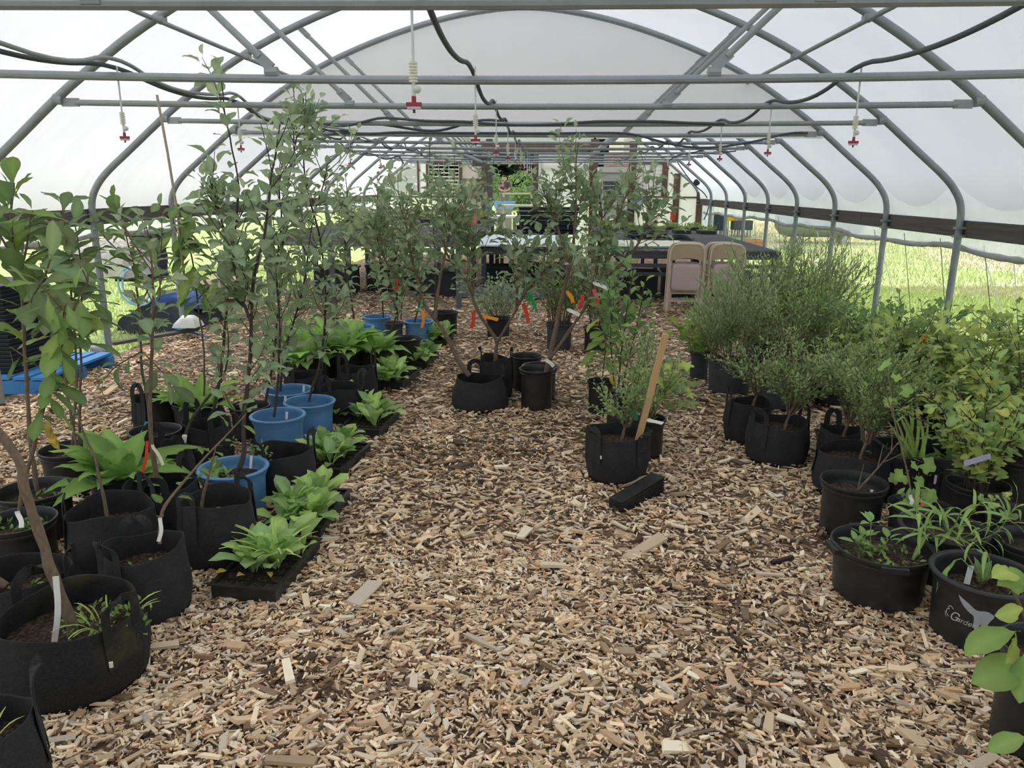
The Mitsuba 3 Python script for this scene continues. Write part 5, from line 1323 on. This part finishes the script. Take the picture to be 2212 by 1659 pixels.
# ================================================================== END WALL
Z2 = lambda px, py, Y=YEND: at(px, py, Y)
def sp2(x0, y0, x1, y1, d0=0.0, d1=.05, Y=YEND):
    a, b = Z2(x0, y0, Y), Z2(x1, y1, Y)
    return (min(a[0], b[0]), Y + d0, min(a[2], b[2])), (max(a[0], b[0]), Y + d1, max(a[2], b[2]))
W_ = 'wall_back'
labels[W_] = {'label': 'far end wall of clear panels on a brown timber frame', 'kind': 'structure'}
zb = -.02
def panel(px0, px1, z0, z1, mat='polycarbonate', part='panel'):
    """clear sheet between two pixel columns, cut off by the hoop"""
    x0, x1 = Z2(px0, 400)[0], Z2(px1, 400)[0]
    xs = np.linspace(x0, x1, max(3, int((x1 - x0) / .12)))
    zt = np.array([min(z1, hoop_at(min(3.8, abs(x - XC))) - .02) for x in xs])
    ok = zt > z0 + .02
    xs, zt = xs[ok], zt[ok]
    P = np.stack([np.stack([xs, xs * 0 + YEND + .03, xs * 0 + z0], 1), np.stack([xs, xs * 0 + YEND + .03, zt], 1)])
    put(num(f'{W_}__{part}'), mikit.ply(grid(P), mat, smooth=False))
xl, xr = Z2(810, 400)[0], 0
zdoor = Z2(1100, 333)[2]; zgirt = Z2(900, 425)[2]
panel(800, 905, zgirt, 3.4); panel(800, 870, zb, zgirt, 'film_clear'); panel(870, 1000, zb, zgirt); panel(905, 922, zgirt, 3.4, 'film_outer'); panel(996, 1050, zdoor, 3.4)
panel(922, 996, Z2(950, 352)[2], 3.4); panel(1050, 1280, Z2(1100, 318)[2], 3.5); panel(1285, 1366, Z2(1300, 300)[2], 3.5); panel(1366, 1436, Z2(1400, 352)[2], 3.5, 'clear_film'); panel(1436, 1535, zb, 3.4, 'clear_film'); panel(1285, 1436, zb, zgirt)
def timber(x0, y0, x1, y1, mat='brown_wood', d=.07, part='timber', lo=None):
    a, b = sp2(x0, y0, x1, y1, -.03, d)
    if lo is not None: a = (a[0], a[1], lo)
    m = MB(); m.span(a, b); put(num(f'{W_}__{part}'), m.ply(mat, vc=False))
for r in ((901, 348, 906, 427), (868, 425, 873, 500), (920, 350, 925, 427), (992, 350, 998, 500), (1040, 305, 1049, 500), (1277, 300, 1288, 500), (1361, 305, 1368, 500), (1432, 350, 1440, 427), (1457, 375, 1463, 500), (1506, 415, 1513, 500)): timber(*r, lo=zb if r[3] >= 500 else None)
for r in ((818, 423, 1000, 427), (998, 386, 1040, 392), (998, 404, 1040, 411), (998, 421, 1040, 427), (1045, 313, 1285, 321), (1050, 322, 1270, 328), (1366, 424, 1506, 428), (922, 348, 996, 353), (1366, 348, 1440, 353)): timber(*r, d=.05)
m = MB(); m.span(*sp2(998, 350, 1041, 500, .02, .035)); put(W_ + '__board', m.ply(), 'off-white plywood sheet'); labels[W_ + '__board'] = {'label': 'off-white plywood sheet'}
scene[W_ + '__board'] = (lambda: (lambda mm: (mm.span(*sp2(998, 350, 1041, 500, .02, .035), (.62, .58, .50)), mm.ply())[1])(MB()))()
m = MB(); m.span(*sp2(1050, 300, 1064, 427, .0, .05)); put(W_ + '__door_jamb', m.ply('grey_wood', vc=False))
m = MB(); m.span(*sp2(1153, 320, 1161, 500, .0, .05)); put(W_ + '__door_jamb_001', m.ply('brown_wood', vc=False))
# two louvred openings behind square guards
for i, (x0, y0, x1, y1, ns, lab) in enumerate(((926, 353, 992, 426, 9, 'louvred opening with white slats left of the door, green outside'), (1368, 353, 1432, 426, 9, 'louvred opening with white slats behind a square guard right of the door'))):
    key = f'window_{i + 1}'
    labels[key] = {'label': lab, 'kind': 'structure'}
    a, b = sp2(x0, y0, x1, y1)
    for j in range(ns):
        z = a[2] + (b[2] - a[2]) * (j + .5) / ns
        m = MB(); m.box(((a[0] + b[0]) / 2, YEND + .03, z), (b[0] - a[0], .06, .012) if i == 0 else (b[0] - a[0], .04, .055), (.74, .74, .70), 0, -.35); put(num(key + '__slat'), m.ply())
    for j in range(4):
        x = a[0] + (b[0] - a[0]) * j / 3
        m = MB(); m.box((x, YEND - .02, (a[2] + b[2]) / 2), (.014, .014, b[2] - a[2]), (.55, .55, .53) if i == 0 else (.2, .2, .2)); put(num(key + '__guard_bar'), m.ply())
# sliding door
labels['door_1'] = {'label': 'white-framed clear sliding door pushed to the right of the doorway', 'kind': 'structure'}
a, b = sp2(1164, 329, 1268, 500, -.09, -.06)
a = (a[0], a[1], .02)
m = MB(); m.span((a[0], a[1] + .01, a[2]), (b[0], b[1] - .01, b[2])); put('door_1__pane', m.ply('polycarbonate', vc=False))
zm = Z2(1200, 425)[2]
for r in (((a[0], a[1], a[2]), (a[0] + .04, b[1], b[2])), ((b[0] - .04, a[1], a[2]), (b[0], b[1], b[2])), ((a[0], a[1], b[2] - .05), (b[0], b[1], b[2])), ((a[0], a[1], zm - .02), (b[0], b[1], zm + .02))):
    m = MB(); m.span(*r, (.66, .66, .64)); put(num('door_1__frame'), m.ply())
m = MB(); m.bar((a[0] + .03, a[1] - .01, zm), (b[0] - .05, a[1] - .01, b[2] - .25), .02, .035, (.55, .55, .55)); put('door_1__brace', m.ply())
m = MB(); m.bar((a[0] + .5, a[1] - .01, zm + .3), (a[0] + .5, a[1] - .01, b[2]), .02, .02, (.66, .66, .64)); put('door_1__muntin', m.ply())
t = thing('control_box', 'beige control box on the brown rails left of the door', 'box'); m = MB(); m.span(*sp2(1008, 387, 1023, 410, -.14, -.04), (.56, .46, .27)); put(t, m.ply())
t = thing('warning_label', 'red and white warning label below the beige control box', 'label')
m = MB(); m.span(*sp2(1006, 411, 1024, 424, -.05, -.035), (.62, .14, .10)); m.span(*sp2(1009, 413, 1021, 422, -.055, -.05), (.70, .55, .45)); put(t, m.ply())
t = thing('power_cable', 'cable hanging in a loop below the control box', 'cable'); put(t, cply(tube(smoothpath([at(997, 415, YEND - .1), at(1000, 440, YEND - .1), at(1008, 446, YEND - .1), at(1016, 440, YEND - .1), at(1018, 424, YEND - .1)], 3), .008, 6), 'matte', True, (.05, .05, .05)))
t = thing('heater_cabinet', 'grey heater cabinet with rows of vent slots right of the sliding door', 'heater')
m = MB(); m.span(*sp2(1294, 372, 1344, 470, -.75, -.1), (.42, .42, .38)); m.span(*sp2(1290, 362, 1348, 374, -.8, -.05), (.50, .49, .45)); put(t + '__cabinet', m.ply())
for i in range(4):
    for j in range(14):
        a, b = sp2(1299 + j * 3.1, 392 + i * 10, 1300.8 + j * 3.1, 400 + i * 10, -.757, -.75); m = MB(); m.span(a, b, (.02, .02, .02)); put(num(t + '__vent_slot'), m.ply())
t = thing('water_jug', 'pale blue water jug on the ledge under the right louvre', 'jug')
c = at(1376, 425, YEND - .2); put(t, cply((lathe([(.001, 0), (.15, 0), (.16, .05), (.15, .2), (.16, .32), (.08, .4), (.05, .46), (.001, .46)], 20)[0] + c - [0, 0, .3], lathe([(.001, 0), (.15, 0), (.16, .05), (.15, .2), (.16, .32), (.08, .4), (.05, .46), (.001, .46)], 20)[1]), 'gloss', True, (.32, .45, .60)))
t = thing('fire_extinguisher', 'small red box on the brown post at the right of the end wall', 'box'); m = MB(); m.span(*sp2(1448, 457, 1457, 476, -.12, -.03), (.55, .05, .03)); put(t, m.ply())
t = thing('speaker', 'round dark fan motor hanging in the last right bay', 'fan'); c = at(1505, 394, 18.5); s = trimesh.creation.icosphere(2, .075); put(t, cply((s.vertices * (1, .7, 1) + c, s.faces), 'matte', True, (.03, .035, .05)))
t = thing('power_cable', 'dark cable drooping from the last tie bar to the hip board on the right', 'cable'); put(t, cply(tube(smoothpath([at(1463, 350, 18.4), at(1480, 375, 18.4), at(1500, 400, 18.4), at(1525, 420, 18.4), at(1532, 440, 18.4), at(1528, 460, 18.4), at(1520, 475, 18.4)], 3), .012, 6), 'matte', True, (.06, .06, .07)))

# ================================================================== THE LEFT SIDE: stacks and cardboard by the open wall
def hz(x, y): return float(hill(np.array([x]), np.array([y]))[0])
t = thing('blue_pallet', 'blue pallet under the tall stack of black trays at the left edge', 'pallet')
px_, py_, pz = -4.55, 6.35, max(hz(-4.55, 6.35), -.02)
for i in range(7):
    m = MB(); m.box((px_ + .45 - i * .15, py_, pz + .135), (.11, 1.0, .022), (.06, .22, .48)); put(num(t + '__slat'), m.ply())
for j in (-.45, 0, .45):
    m = MB(); m.box((px_, py_ + j, pz + .06), (1.05, .09, .11), (.05, .18, .42)); put(num(t + '__runner'), m.ply())
for i in range(22):
    t = thing('nested_tray', f'black tray, number {i + 1} from the bottom of the stack on the blue pallet', 'tray', 'black trays nested in one stack on the blue pallet')
    z = pz + .148 + i * .033
    m = MB(); w = .62 + .012 * math.sin(i * 3.3)
    m.box((px_ - .12, py_ - .1, z + .012), (w, .6, .022), (.016, .019, .024)); m.box((px_ - .12, py_ - .1, z + .026), (w + .03, .63, .007), (.03, .034, .04)); put(t, m.ply())
for i in range(9):
    t = thing('nested_tray', f'dark blue-grey tray, number {i + 1} from the bottom of the stack behind the tarpaulin heap', 'tray', 'dark trays nested behind the tarpaulin heap')
    c = at(307, 590, 9.3); m = MB(); m.box(c + [.01 * math.sin(i * 5), 0, i * .062 - .05], (.42, .5, .05), (.035, .045, .065)); m.box(c + [.01 * math.sin(i * 5), 0, i * .062 - .022], (.45, .53, .01), (.06, .07, .09)); put(t, m.ply())
def heap(base, label, cat, c, size, col, seed, amp=.35, mat='matte'):
    t = thing(base, label, cat)
    u, v = np.meshgrid(np.linspace(-1, 1, 34), np.linspace(-1, 1, 34), indexing='ij')
    e = np.clip(1 - np.maximum(np.abs(u), np.abs(v)) ** 3, 0, 1) ** .6
    P = np.stack([c[0] + u * size[0] / 2, c[1] + v * size[1] / 2, c[2] + size[2] * e], -1)
    P[..., 2] += (meshkit.fbm(P * 5 + seed, 3, seed) - .5) * amp * size[2] * e * 2
    P[..., :2] += (meshkit.fbm(P * 4 + 9, 2, seed + 1)[..., None] - .5) * .12
    put(t, cply(grid(P), mat, False, col))
g0 = G(330, 715)
heap('tarpaulin', 'heap of black tarpaulin and weed cloth beside the left wall', 'tarpaulin', (g0[0], g0[1] + .5, -.02), (1.0, .9, .30), (.030, .034, .038), 3)
heap('tarpaulin', 'dark blue folded tarpaulin on top of the black heap', 'tarpaulin', (g0[0] + .18, g0[1] + .55, .22), (.62, .55, .20), (.05, .10, .28), 4)
heap('tarpaulin', 'cream tarpaulin bundle behind the pawpaws near the left wall', 'tarpaulin', at(235, 585, 8.8) - [0, 0, .05], (.8, .6, .42), (.62, .56, .47), 5)
heap('paper_sack', 'small white sack lying before the blue tarpaulin', 'sack', at(408, 705, 8.3), (.26, .2, .12), (.72, .72, .70), 6)
t = thing('tarp_board', 'grey weathered board edge under the black heap', 'board'); m = MB(); m.bar(G(240, 742, .06), G(420, 712, .06), .1, .03); put(t, m.ply('grey_wood', vc=False))
t = thing('water_hose', 'light blue garden hose coiled against the dark heap', 'hose')
c = at(283, 618, 8.5); pts = [c + [.17 * math.cos(a) + .01 * a, -.02 * a * .2, .21 * math.sin(a)] for a in np.linspace(0, 4 * PI, 50)]
put(t, cply(tube(pts, .011, 7), 'gloss', True, (.35, .55, .75)))
hose('blue garden hose running over the chips beside the black heap', [G(375, 708, .03), G(400, 716, .02), G(430, 722, .02), G(450, 728, .02)], .012, (.08, .18, .42))
for i, (px, py, w, d, tz, rx, lab) in enumerate(((455, 640, .75, .55, .16, .5, 'tan cardboard sheet standing at the back of the cardboard heap'), (490, 650, .6, .5, .12, .9, 'crumpled cardboard sheet leaning right in the heap'), (430, 680, .5, .45, .08, .3, 'pale cardboard flap at the front left of the heap'), (478, 690, .55, .4, .04, .15, 'flat cardboard piece at the front of the heap'), (500, 672, .4, .3, .06, 1.1, 'greyish folded cardboard at the right of the heap'))):
    t = thing('cardboard_sheet', lab, 'cardboard', 'sheets of the cardboard heap')
    c = G(px, 690, 0) + [0, .2 + .12 * (i < 2), 0]
    u, v = np.meshgrid(np.linspace(-1, 1, 10), np.linspace(-1, 1, 10), indexing='ij')
    q = np.stack([u * w / 2, v * d / 2 * math.cos(rx), d / 2 * (v + 1) * math.sin(rx) + tz], -1)
    q[..., 2] += .07 * np.abs(np.sin(u * 2.2 + i)) + .04 * np.sin(v * 4 + i); q[..., 0] += .05 * np.sin(v * 3 + i)
    v_, f_ = grid(q + c)
    put(t, cply((np.vstack([v_, v_ + [0, .006, -.006]]), np.vstack([f_, f_[:, ::-1] + len(v_)])), 'matte', False, [(.56, .44, .33), (.50, .40, .31), (.64, .54, .42), (.58, .45, .32), (.42, .37, .33)][i]))
t = thing('plastic_jug', 'clear white plastic jug lying beside the pallet of tarpaulins', 'jug')
c = G(226, 762, .06); put(t, cply((lathe([(.001, 0), (.06, 0), (.07, .03), (.07, .13), (.03, .19), (.02, .22), (.001, .22)], 14)[0] @ np.array([[1, 0, 0], [0, .4, .9], [0, -.9, .4]]) + c, lathe([(.001, 0), (.06, 0), (.07, .03), (.07, .13), (.03, .19), (.02, .22), (.001, .22)], 14)[1]), 'gloss', True, (.6, .6, .6)))

# ================================================================== OUTSIDE
t = thing('gas_tank', 'long grey-green gas tank on the lawn beyond the right wall', 'tank')
a, b = at(1672, 492, 24.0), at(1868, 492, 24.0); zc = .62; R = .46
pr_ = [(.001, 0), (R * .5, .06), (R * .85, .2), (R, .45)] + [(R, 2.2)] + [(R * .85, 2.45), (R * .5, 2.6), (.001, 2.66)]
v, f = lathe(pr_, 28); L_ = b[0] - a[0]
v = np.stack([v[:, 2] * L_ / 2.66 + a[0], v[:, 0] + 24.0, v[:, 1] + hz((a[0] + b[0]) / 2, 24) + zc], 1)
put(t + '__shell', cply((v, f), 'gloss', True, (.30, .33, .27)))
for q in (.25, .75):
    m = MB(); m.box((a[0] + L_ * q, 24.0, hz(a[0] + L_ * q, 24) + .1), (.14, .6, .24), (.5, .5, .48)); put(num(t + '__saddle'), m.ply())
t = thing('planter_box', 'terracotta-coloured rectangular planter outside the right wall', 'planter')
a = at(1626, 512, 21.0); x, z = a[0], hz(a[0], 21)
P = [[(x - w, 21 - .22 * w / .3, z + h), (x + w, 21 - .22 * w / .3, z + h), (x + w, 21 + .22 * w / .3, z + h), (x - w, 21 + .22 * w / .3, z + h), (x - w, 21 - .22 * w / .3, z + h)] for w, h in ((.22, 0), (.25, .32), (.28, .32), (.28, .37), (.25, .37), (.24, .2))]
v, f = grid(np.array(P)); put(t, cply((v, f[:, ::-1]), 'matte', False, (.50, .24, .13)))
for base, lab, cat, px, py, Y, s, col in (('plastic_table', 'yellow plastic slide top standing among bins outside the right wall', 'toy', 1585, 470, 26, (.45, .3, .2), (.85, .50, .04)), ('blue_barrel', 'pale blue barrel outside the far right corner', 'barrel', 1524, 468, 24, (.16, .16, .36), (.22, .32, .62)),
                                         ('dark_bin', 'dark bin in the row of things outside the right wall', 'bin', 1548, 480, 25, (.35, .4, .5), (.035, .05, .06)), ('red_chair', 'red plastic chair seat outside the right wall', 'chair', 1556, 462, 25.5, (.18, .2, .12), (.5, .05, .04)), ('dark_bin', 'low grey bin under the yellow slide top', 'bin', 1602, 486, 26, (.6, .5, .3), (.10, .12, .13))):
    t = thing(base, lab, cat); c = at(px, py, Y); zg = hz(c[0], Y)
    m = MB(); m.box(c, s, col)
    if c[2] - s[2] / 2 > zg + .02:
        for q in (-1, 1):
            for q2 in (-1, 1): m.box((c[0] + q * s[0] * .42, Y + q2 * s[1] * .4, (c[2] - s[2] / 2 + zg) / 2), (.03, .03, c[2] - s[2] / 2 - zg + .02), (.3, .3, .3))
    put(t, m.ply())
# weeds by the right posts
for i, (px, py, h, lab) in enumerate(((1812, 500, .9, 'tall weed growing up the third right post'), (1747, 505, .8, 'feathery weed between the right posts'), (1560, 500, .6, 'leafy weed at the far right posts'))):
    c = at(px, py, (9.9, 11.3, 17.0)[i]); t = thing('tall_weed', lab, 'weed'); zg = max(hz(3.66, c[1]), -.03)
    c[0] = 3.72 if i != 2 else 3.5
    bush(t, c[0], c[1], zg + .02, 4, .12, h + .5, 160, 'small', RS(420 + i), 0, .003, base_r=.03, f0=.2)
# house behind the right end of the back wall
t = thing('neighbour_house', 'cream clapboard house close behind the right half of the end wall', 'house')
xa, xb, yh = 2.2, 5.0, 24.2
zg = hz(3, yh) - .3
for j in range(34):
    m = MB(); m.box(((xa + xb) / 2, yh, zg + .5 + .115 * j), (xb - xa, .03, .118), (.62, .56, .42), 0, -.10); put(num(t + '__clapboard'), m.ply())
m = MB(); m.box(((xa + xb) / 2, yh + .2, zg + .2), (xb - xa, .3, .6), (.5, .47, .42)); m.box(((xa + xb) / 2, yh + 3.05, zg + 2.5), (xb - xa, 6, 4.4), (.55, .5, .4)); put(t + '__body', m.ply())
m = MB(); m.box(((xa + xb) / 2, yh + 2.9, zg + 4.8), (xb - xa + .6, 6.8, .3), (.18, .17, .17)); put(t + '__roof', m.ply())
t = thing('brick_wall', 'pink brick wall behind the heater cabinet', 'wall')
a, b = at(1312, 362, 23.4), at(1368, 362, 23.4)
for r in range(30):
    for c in range(5):
        m = MB(); w = (b[0] - a[0]) / 4.5; m.box((a[0] + w * (c + .5 * (r % 2)), 23.4, hz(1.8, 23) + .05 + r * .085), (w - .012, .1, .075), tuple(np.array((.50, .27, .20)) * (.85 + .3 * ((r * 7 + c * 3) % 5) / 5))); put(num(t + '__brick'), m.ply())
m = MB(); m.box(((a[0] + b[0]) / 2 + .05, 23.43, hz(1.8, 23) + 1.28), (b[0] - a[0] + .3, .06, 2.55), (.45, .40, .36)); put(t + '__mortar', m.ply())
t = thing('hanging_vine', 'thin vine hanging before the brick wall', 'vine'); c = at(1345, 420, 21.5); bush(t, c[0], c[1], hz(c[0], 21.5), 5, .25, 2.6, 260, 'mixed_green', RS(431), 0, .006, f0=.1, sc=(1, 1.8))
# dark trees at the back and bright bushes before them
def cloud_tree(base, label, cat, x, y, w, h, n, col, seed, trunk=.25, s=1.0):
    t = thing(base, label, cat); r = RS(seed); zg = hz(x, y) - .1
    m = MB(); m.tube([(x, y, zg), (x + .1 * w * r.normal(), y, zg + h * .5)], trunk, 8); put(t + '__trunk', m.ply('bark', True, vc=False))
    k = 11; cc = np.stack([x + r.normal(0, w * .24, k), y + r.normal(0, w * .2, k), zg + h * r.uniform(.22, .82, k)], 1); cr2 = w * r.uniform(.2, .34, k)
    i = r.randint(0, k, n); d = r.normal(0, 1, (n, 3)); d /= np.linalg.norm(d, axis=1, keepdims=True)
    p = cc[i] + d * cr2[i, None] * r.uniform(.75, 1.05, (n, 1)); p[:, 2] = np.maximum(p[:, 2], zg + .05)
    a, b = r.normal(0, 1, (n, 3)), r.normal(0, 1, (n, 3))
    a /= np.linalg.norm(a, axis=1, keepdims=True); b /= np.linalg.norm(b, axis=1, keepdims=True)
    sz = s * r.uniform(.5, 1.3, (n, 1))
    v = np.stack([p - a * sz, p + b * sz * .5, p + a * sz, p - b * sz * .5], 1).reshape(-1, 3)
    f = (np.array([[0, 1, 2], [0, 2, 3]])[None] + 4 * np.arange(n)[:, None, None]).reshape(-1, 3)
    c = np.repeat(np.asarray(col)[None] * r.uniform(.6, 1.35, (n, 1)), 4, 0)
    put(t + '__foliage', cply((v, f), 'leaf', False, c), None, 'stuff')
for i, (x, y, w, h) in enumerate(((-14, 62, 12, 13), (-6.5, 66, 12, 14), (0, 63, 11, 12), (6, 67, 12, 13), (13, 62, 12, 13), (-22, 58, 11, 12), (22, 60, 12, 12), (-3.2, 60, 9, 10))):
    cloud_tree('forest_tree', f'dark green tree, {ORD[i] if i else "first"} in the wood behind the garden' if i else 'dark green tree at the left of the wood behind the garden', 'tree', x, y, w, h, 5200, (.045, .075, .045), 500 + i, .25, .6)
for i, (x, y, w, h, lab) in enumerate(((-3.0, 46, 3.4, 1.6, 'bright green rounded bush behind the person'), (.2, 47, 3.6, 1.5, 'bright green bush at the right of the doorway'), (-5.4, 48, 3.0, 1.2, 'low yellow-green bush at the left of the doorway'), (-1.3, 40, 1.8, .9, 'low garden plants right of the person'), (3.4, 45, 3.6, 1.6, 'bright bush hidden behind the sliding door'))):
    cloud_tree('garden_bush', lab, 'bush', x, y, w, h, 2600, (.26, .37, .15), 520 + i, .05, .10)
for i, (x, y, lab) in enumerate(((-16, 15, 'tree outside the left wall, seen through the film'), (17, 19, 'tree outside the right wall, seen through the film'))):
    pass
# garden benches and bins outside the door
def plank_table(base, label, cat, x0, x1, y, z, d, col, tcol=None, th=.05):
    t = thing(base, label, cat); m = MB(); m.box(((x0 + x1) / 2, y, z), (x1 - x0, d, th), tcol or col); put(t + '__top', m.ply())
    for x in (x0 + .06, x1 - .06):
        for q in (-.4, .4):
            g = hz(x, y + q * d); m = MB(); m.box((x, y + q * d, (z - th / 2 + g) / 2), (.06, .06, z - th / 2 - g), col); put(num(t + '__leg'), m.ply())
a, b = at(1085, 418, 31), at(1152, 418, 31); plank_table('garden_bench', 'pale wooden bench before the standing person', 'bench', a[0], b[0], 31, a[2], .5, (.52, .44, .33))
a, b = at(1050, 467, 21.5), at(1116, 467, 21.5); plank_table('white_table', 'small white-topped table on the grass outside the door', 'table', a[0], b[0], 21.5, a[2], .6, (.16, .17, .19), (.72, .72, .72))
a, b = at(1084, 444, 23.5), at(1160, 444, 23.5); plank_table('potting_table', 'pale plank table behind the white one outside the door', 'table', a[0], b[0], 23.5, a[2], .8, (.45, .40, .34))
for base, lab, x0, y0, x1, y1, Y, col in (('blue_tub', 'light blue shallow tub outside the door', 1066, 435, 1112, 451, 25.0, (.24, .42, .68)), ('blue_bin', 'blue bin at the foot of the brown door post', 1047, 446, 1062, 462, 21.0, (.09, .20, .42)), ('blue_bin', 'deep blue bin behind the brown door post', 1047, 432, 1057, 440, 26.0, (.03, .04, .45)), ('teal_bin', 'teal bin on the plank table', 1146, 448, 1156, 455, 23.4, (.06, .22, .26))):
    t = thing(base, lab, 'bin'); a, b = at(x0, y1, Y), at(x1, y0, Y); m = MB()
    c = (a + b) / 2; w, h = b[0] - a[0], b[2] - a[2]
    P = [[(c[0] - w / 2 * s_, Y - .22 * s_, zz), (c[0] + w / 2 * s_, Y - .22 * s_, zz), (c[0] + w / 2 * s_, Y + .22 * s_, zz), (c[0] - w / 2 * s_, Y + .22 * s_, zz), (c[0] - w / 2 * s_, Y - .22 * s_, zz)] for s_, zz in ((.01, a[2]), (.8, a[2]), (.97, b[2] - .03), (1.04, b[2] - .03), (1.04, b[2]), (.95, b[2]), (.78, a[2] + .03), (.01, a[2] + .03))]
    v, f = grid(np.array(P)); put(t + '__tub', cply((v, f[:, ::-1]), 'matte', False, col))
    g = hz(c[0], Y)
    if a[2] > g + .04:
        m = MB(); m.box((c[0], Y, (a[2] + g) / 2), (w * .7, .36, a[2] - g), (.30, .27, .22)); put(t + '__stand', m.ply())

# ================================================================== THE PERSON in the garden behind the door
import manifold3d as m3d
def ball(p, r):
    return m3d.Manifold.sphere(r, 14).translate([float(a) for a in p])
def limb(pts, rs):
    parts = [m3d.Manifold.batch_hull([ball(pts[i], rs[i]), ball(pts[i + 1], rs[i + 1])]) for i in range(len(pts) - 1)]
    return m3d.Manifold.batch_boolean(parts, m3d.OpType.Add)
def solid(parts, L=.03, sm=8):
    q = m3d.Manifold.batch_boolean(parts, m3d.OpType.Add).refine_to_length(L).to_mesh()
    tm = trimesh.Trimesh(q.vert_properties[:, :3], q.tri_verts, process=True)
    trimesh.smoothing.filter_taubin(tm, iterations=sm)
    return np.array(tm.vertices), np.array(tm.faces)
PX, PY = at(1090, 400, 36)[0], 36.0
PZ = hz(PX, PY)
t = thing('person', 'person in dark patterned T-shirt and grey shorts standing in the garden beyond the doorway', 'person')
def place(vf): return vf[0] + [PX, PY, PZ], vf[1]
SK, HS = (.55, .33, .24), 1.0
body = [limb([(0, 0, .92), (0, 0, 1.1), (0, .01, 1.28)], [.13, .125, .15]), limb([(-.155, 0, 1.40), (.155, 0, 1.40)], [.062, .062]), limb([(0, 0, 1.2), (0, 0, 1.40)], [.14, .10]), limb([(0, 0, 1.40), (0, -.01, 1.52)], [.055, .050]),
        limb([(0, -.015, 1.585), (0, -.03, 1.565)], [.095, .08]), limb([(0, -.005, 1.63), (0, -.02, 1.54)], [.088, .062]), ball((0, -.115, 1.575), .018), ball((-.09, 0, 1.58), .022), ball((.09, 0, 1.58), .022)]
for s in (-1, 1):
    body += [limb([(s * .095, 0, .90), (s * .11, -.01, .50), (s * .115, .02, .10)], [.088, .056, .040]), limb([(s * .115, .02, .05), (s * .125, -.13, .035)], [.042, .034]),
             limb([(s * .185, 0, 1.395), (s * .225, -.02, 1.13), (s * .10, -.20, 1.07)], [.052, .042, .030])]
    hand = np.array([s * .045, -.235, 1.06])
    body.append(limb([(s * .10, -.20, 1.07), hand], [.030, .034]))
    for i in range(4):
        b = hand + [-s * .02, -.012, .024 - i * .017]
        body.append(limb([b, b + [-s * .034, -.012, -.004], b + [-s * .05, .008 - .002 * i, -.010]], [.010, .0095, .0085]))
    body.append(limb([hand + [0, -.015, .02], hand + [-s * .02, -.035, .04], hand + [-s * .035, -.04, .045]], [.011, .010, .009]))
v, f = solid(body, .022, 6)
put(t + '__body', cply(place((v, f)), 'matte', True, SK))
sh = [limb([(0, 0, .90), (0, 0, 1.1), (0, .01, 1.28)], [.145, .142, .166]), limb([(-.16, 0, 1.395), (.16, 0, 1.395)], [.075, .075]), limb([(0, 0, 1.2), (0, 0, 1.38)], [.155, .115])]
for s in (-1, 1): sh.append(limb([(s * .185, 0, 1.395), (s * .212, -.012, 1.22)], [.070, .066]))
v, f = solid(sh, .03, 6)
put(t + '__shirt', mikit.ply(place((v, f)), 'shirt', smooth=True), 'dark T-shirt with a faded pattern')
scene['shirt'] = pr(proc(lambda p, n, uv: mix((.09, .055, .065), (.34, .22, .20), smoothstep(.5, .62, fbm(p.x * 9, p.z * 9, 3)))), .85)
so = [limb([(0, 0, .95), (0, 0, .90)], [.152, .15])]
for s in (-1, 1): so.append(limb([(s * .09, 0, .90), (s * .108, -.005, .58)], [.112, .095]))
v, f = solid(so, .03, 6)
put(t + '__shorts', cply(place((v, f)), 'matte', True, (.17, .15, .17)), 'grey shorts')
hr = [limb([(0, .02, 1.66), (0, .05, 1.58)], [.088, .082]), limb([(0, -.03, 1.685), (0, .03, 1.67)], [.068, .08]), limb([(.04, .05, 1.56), (.05, .05, 1.44)], [.05, .035]), limb([(-.04, .05, 1.56), (-.05, .05, 1.44)], [.05, .035])]
v, f = solid(hr, .022, 5)
put(t + '__hair', cply(place((v, f)), 'matte', True, (.035, .022, .018)), 'dark hair')
m = MB()
for s in (-1, 1):
    q = trimesh.creation.icosphere(1, .012); m.add((q.vertices * (1.3, .6, .8), q.faces), (.03, .02, .02), (PX + s * .034, PY - .108, PZ + 1.600))
m.box((PX, PY - .109, PZ + 1.535), (.045, .008, .010), (.36, .12, .11))
put(t + '__face_features', m.ply('matte', True), 'eyes and mouth')
for s in (-1, 1):
    m = MB(); m.add(tube([(PX + s * .115, PY + .04, PZ + .045), (PX + s * .128, PY - .15, PZ + .04)], .05, 10), (.05, .05, .06)); put(num(t + '__shoe'), m.ply('matte', True), 'dark shoe')
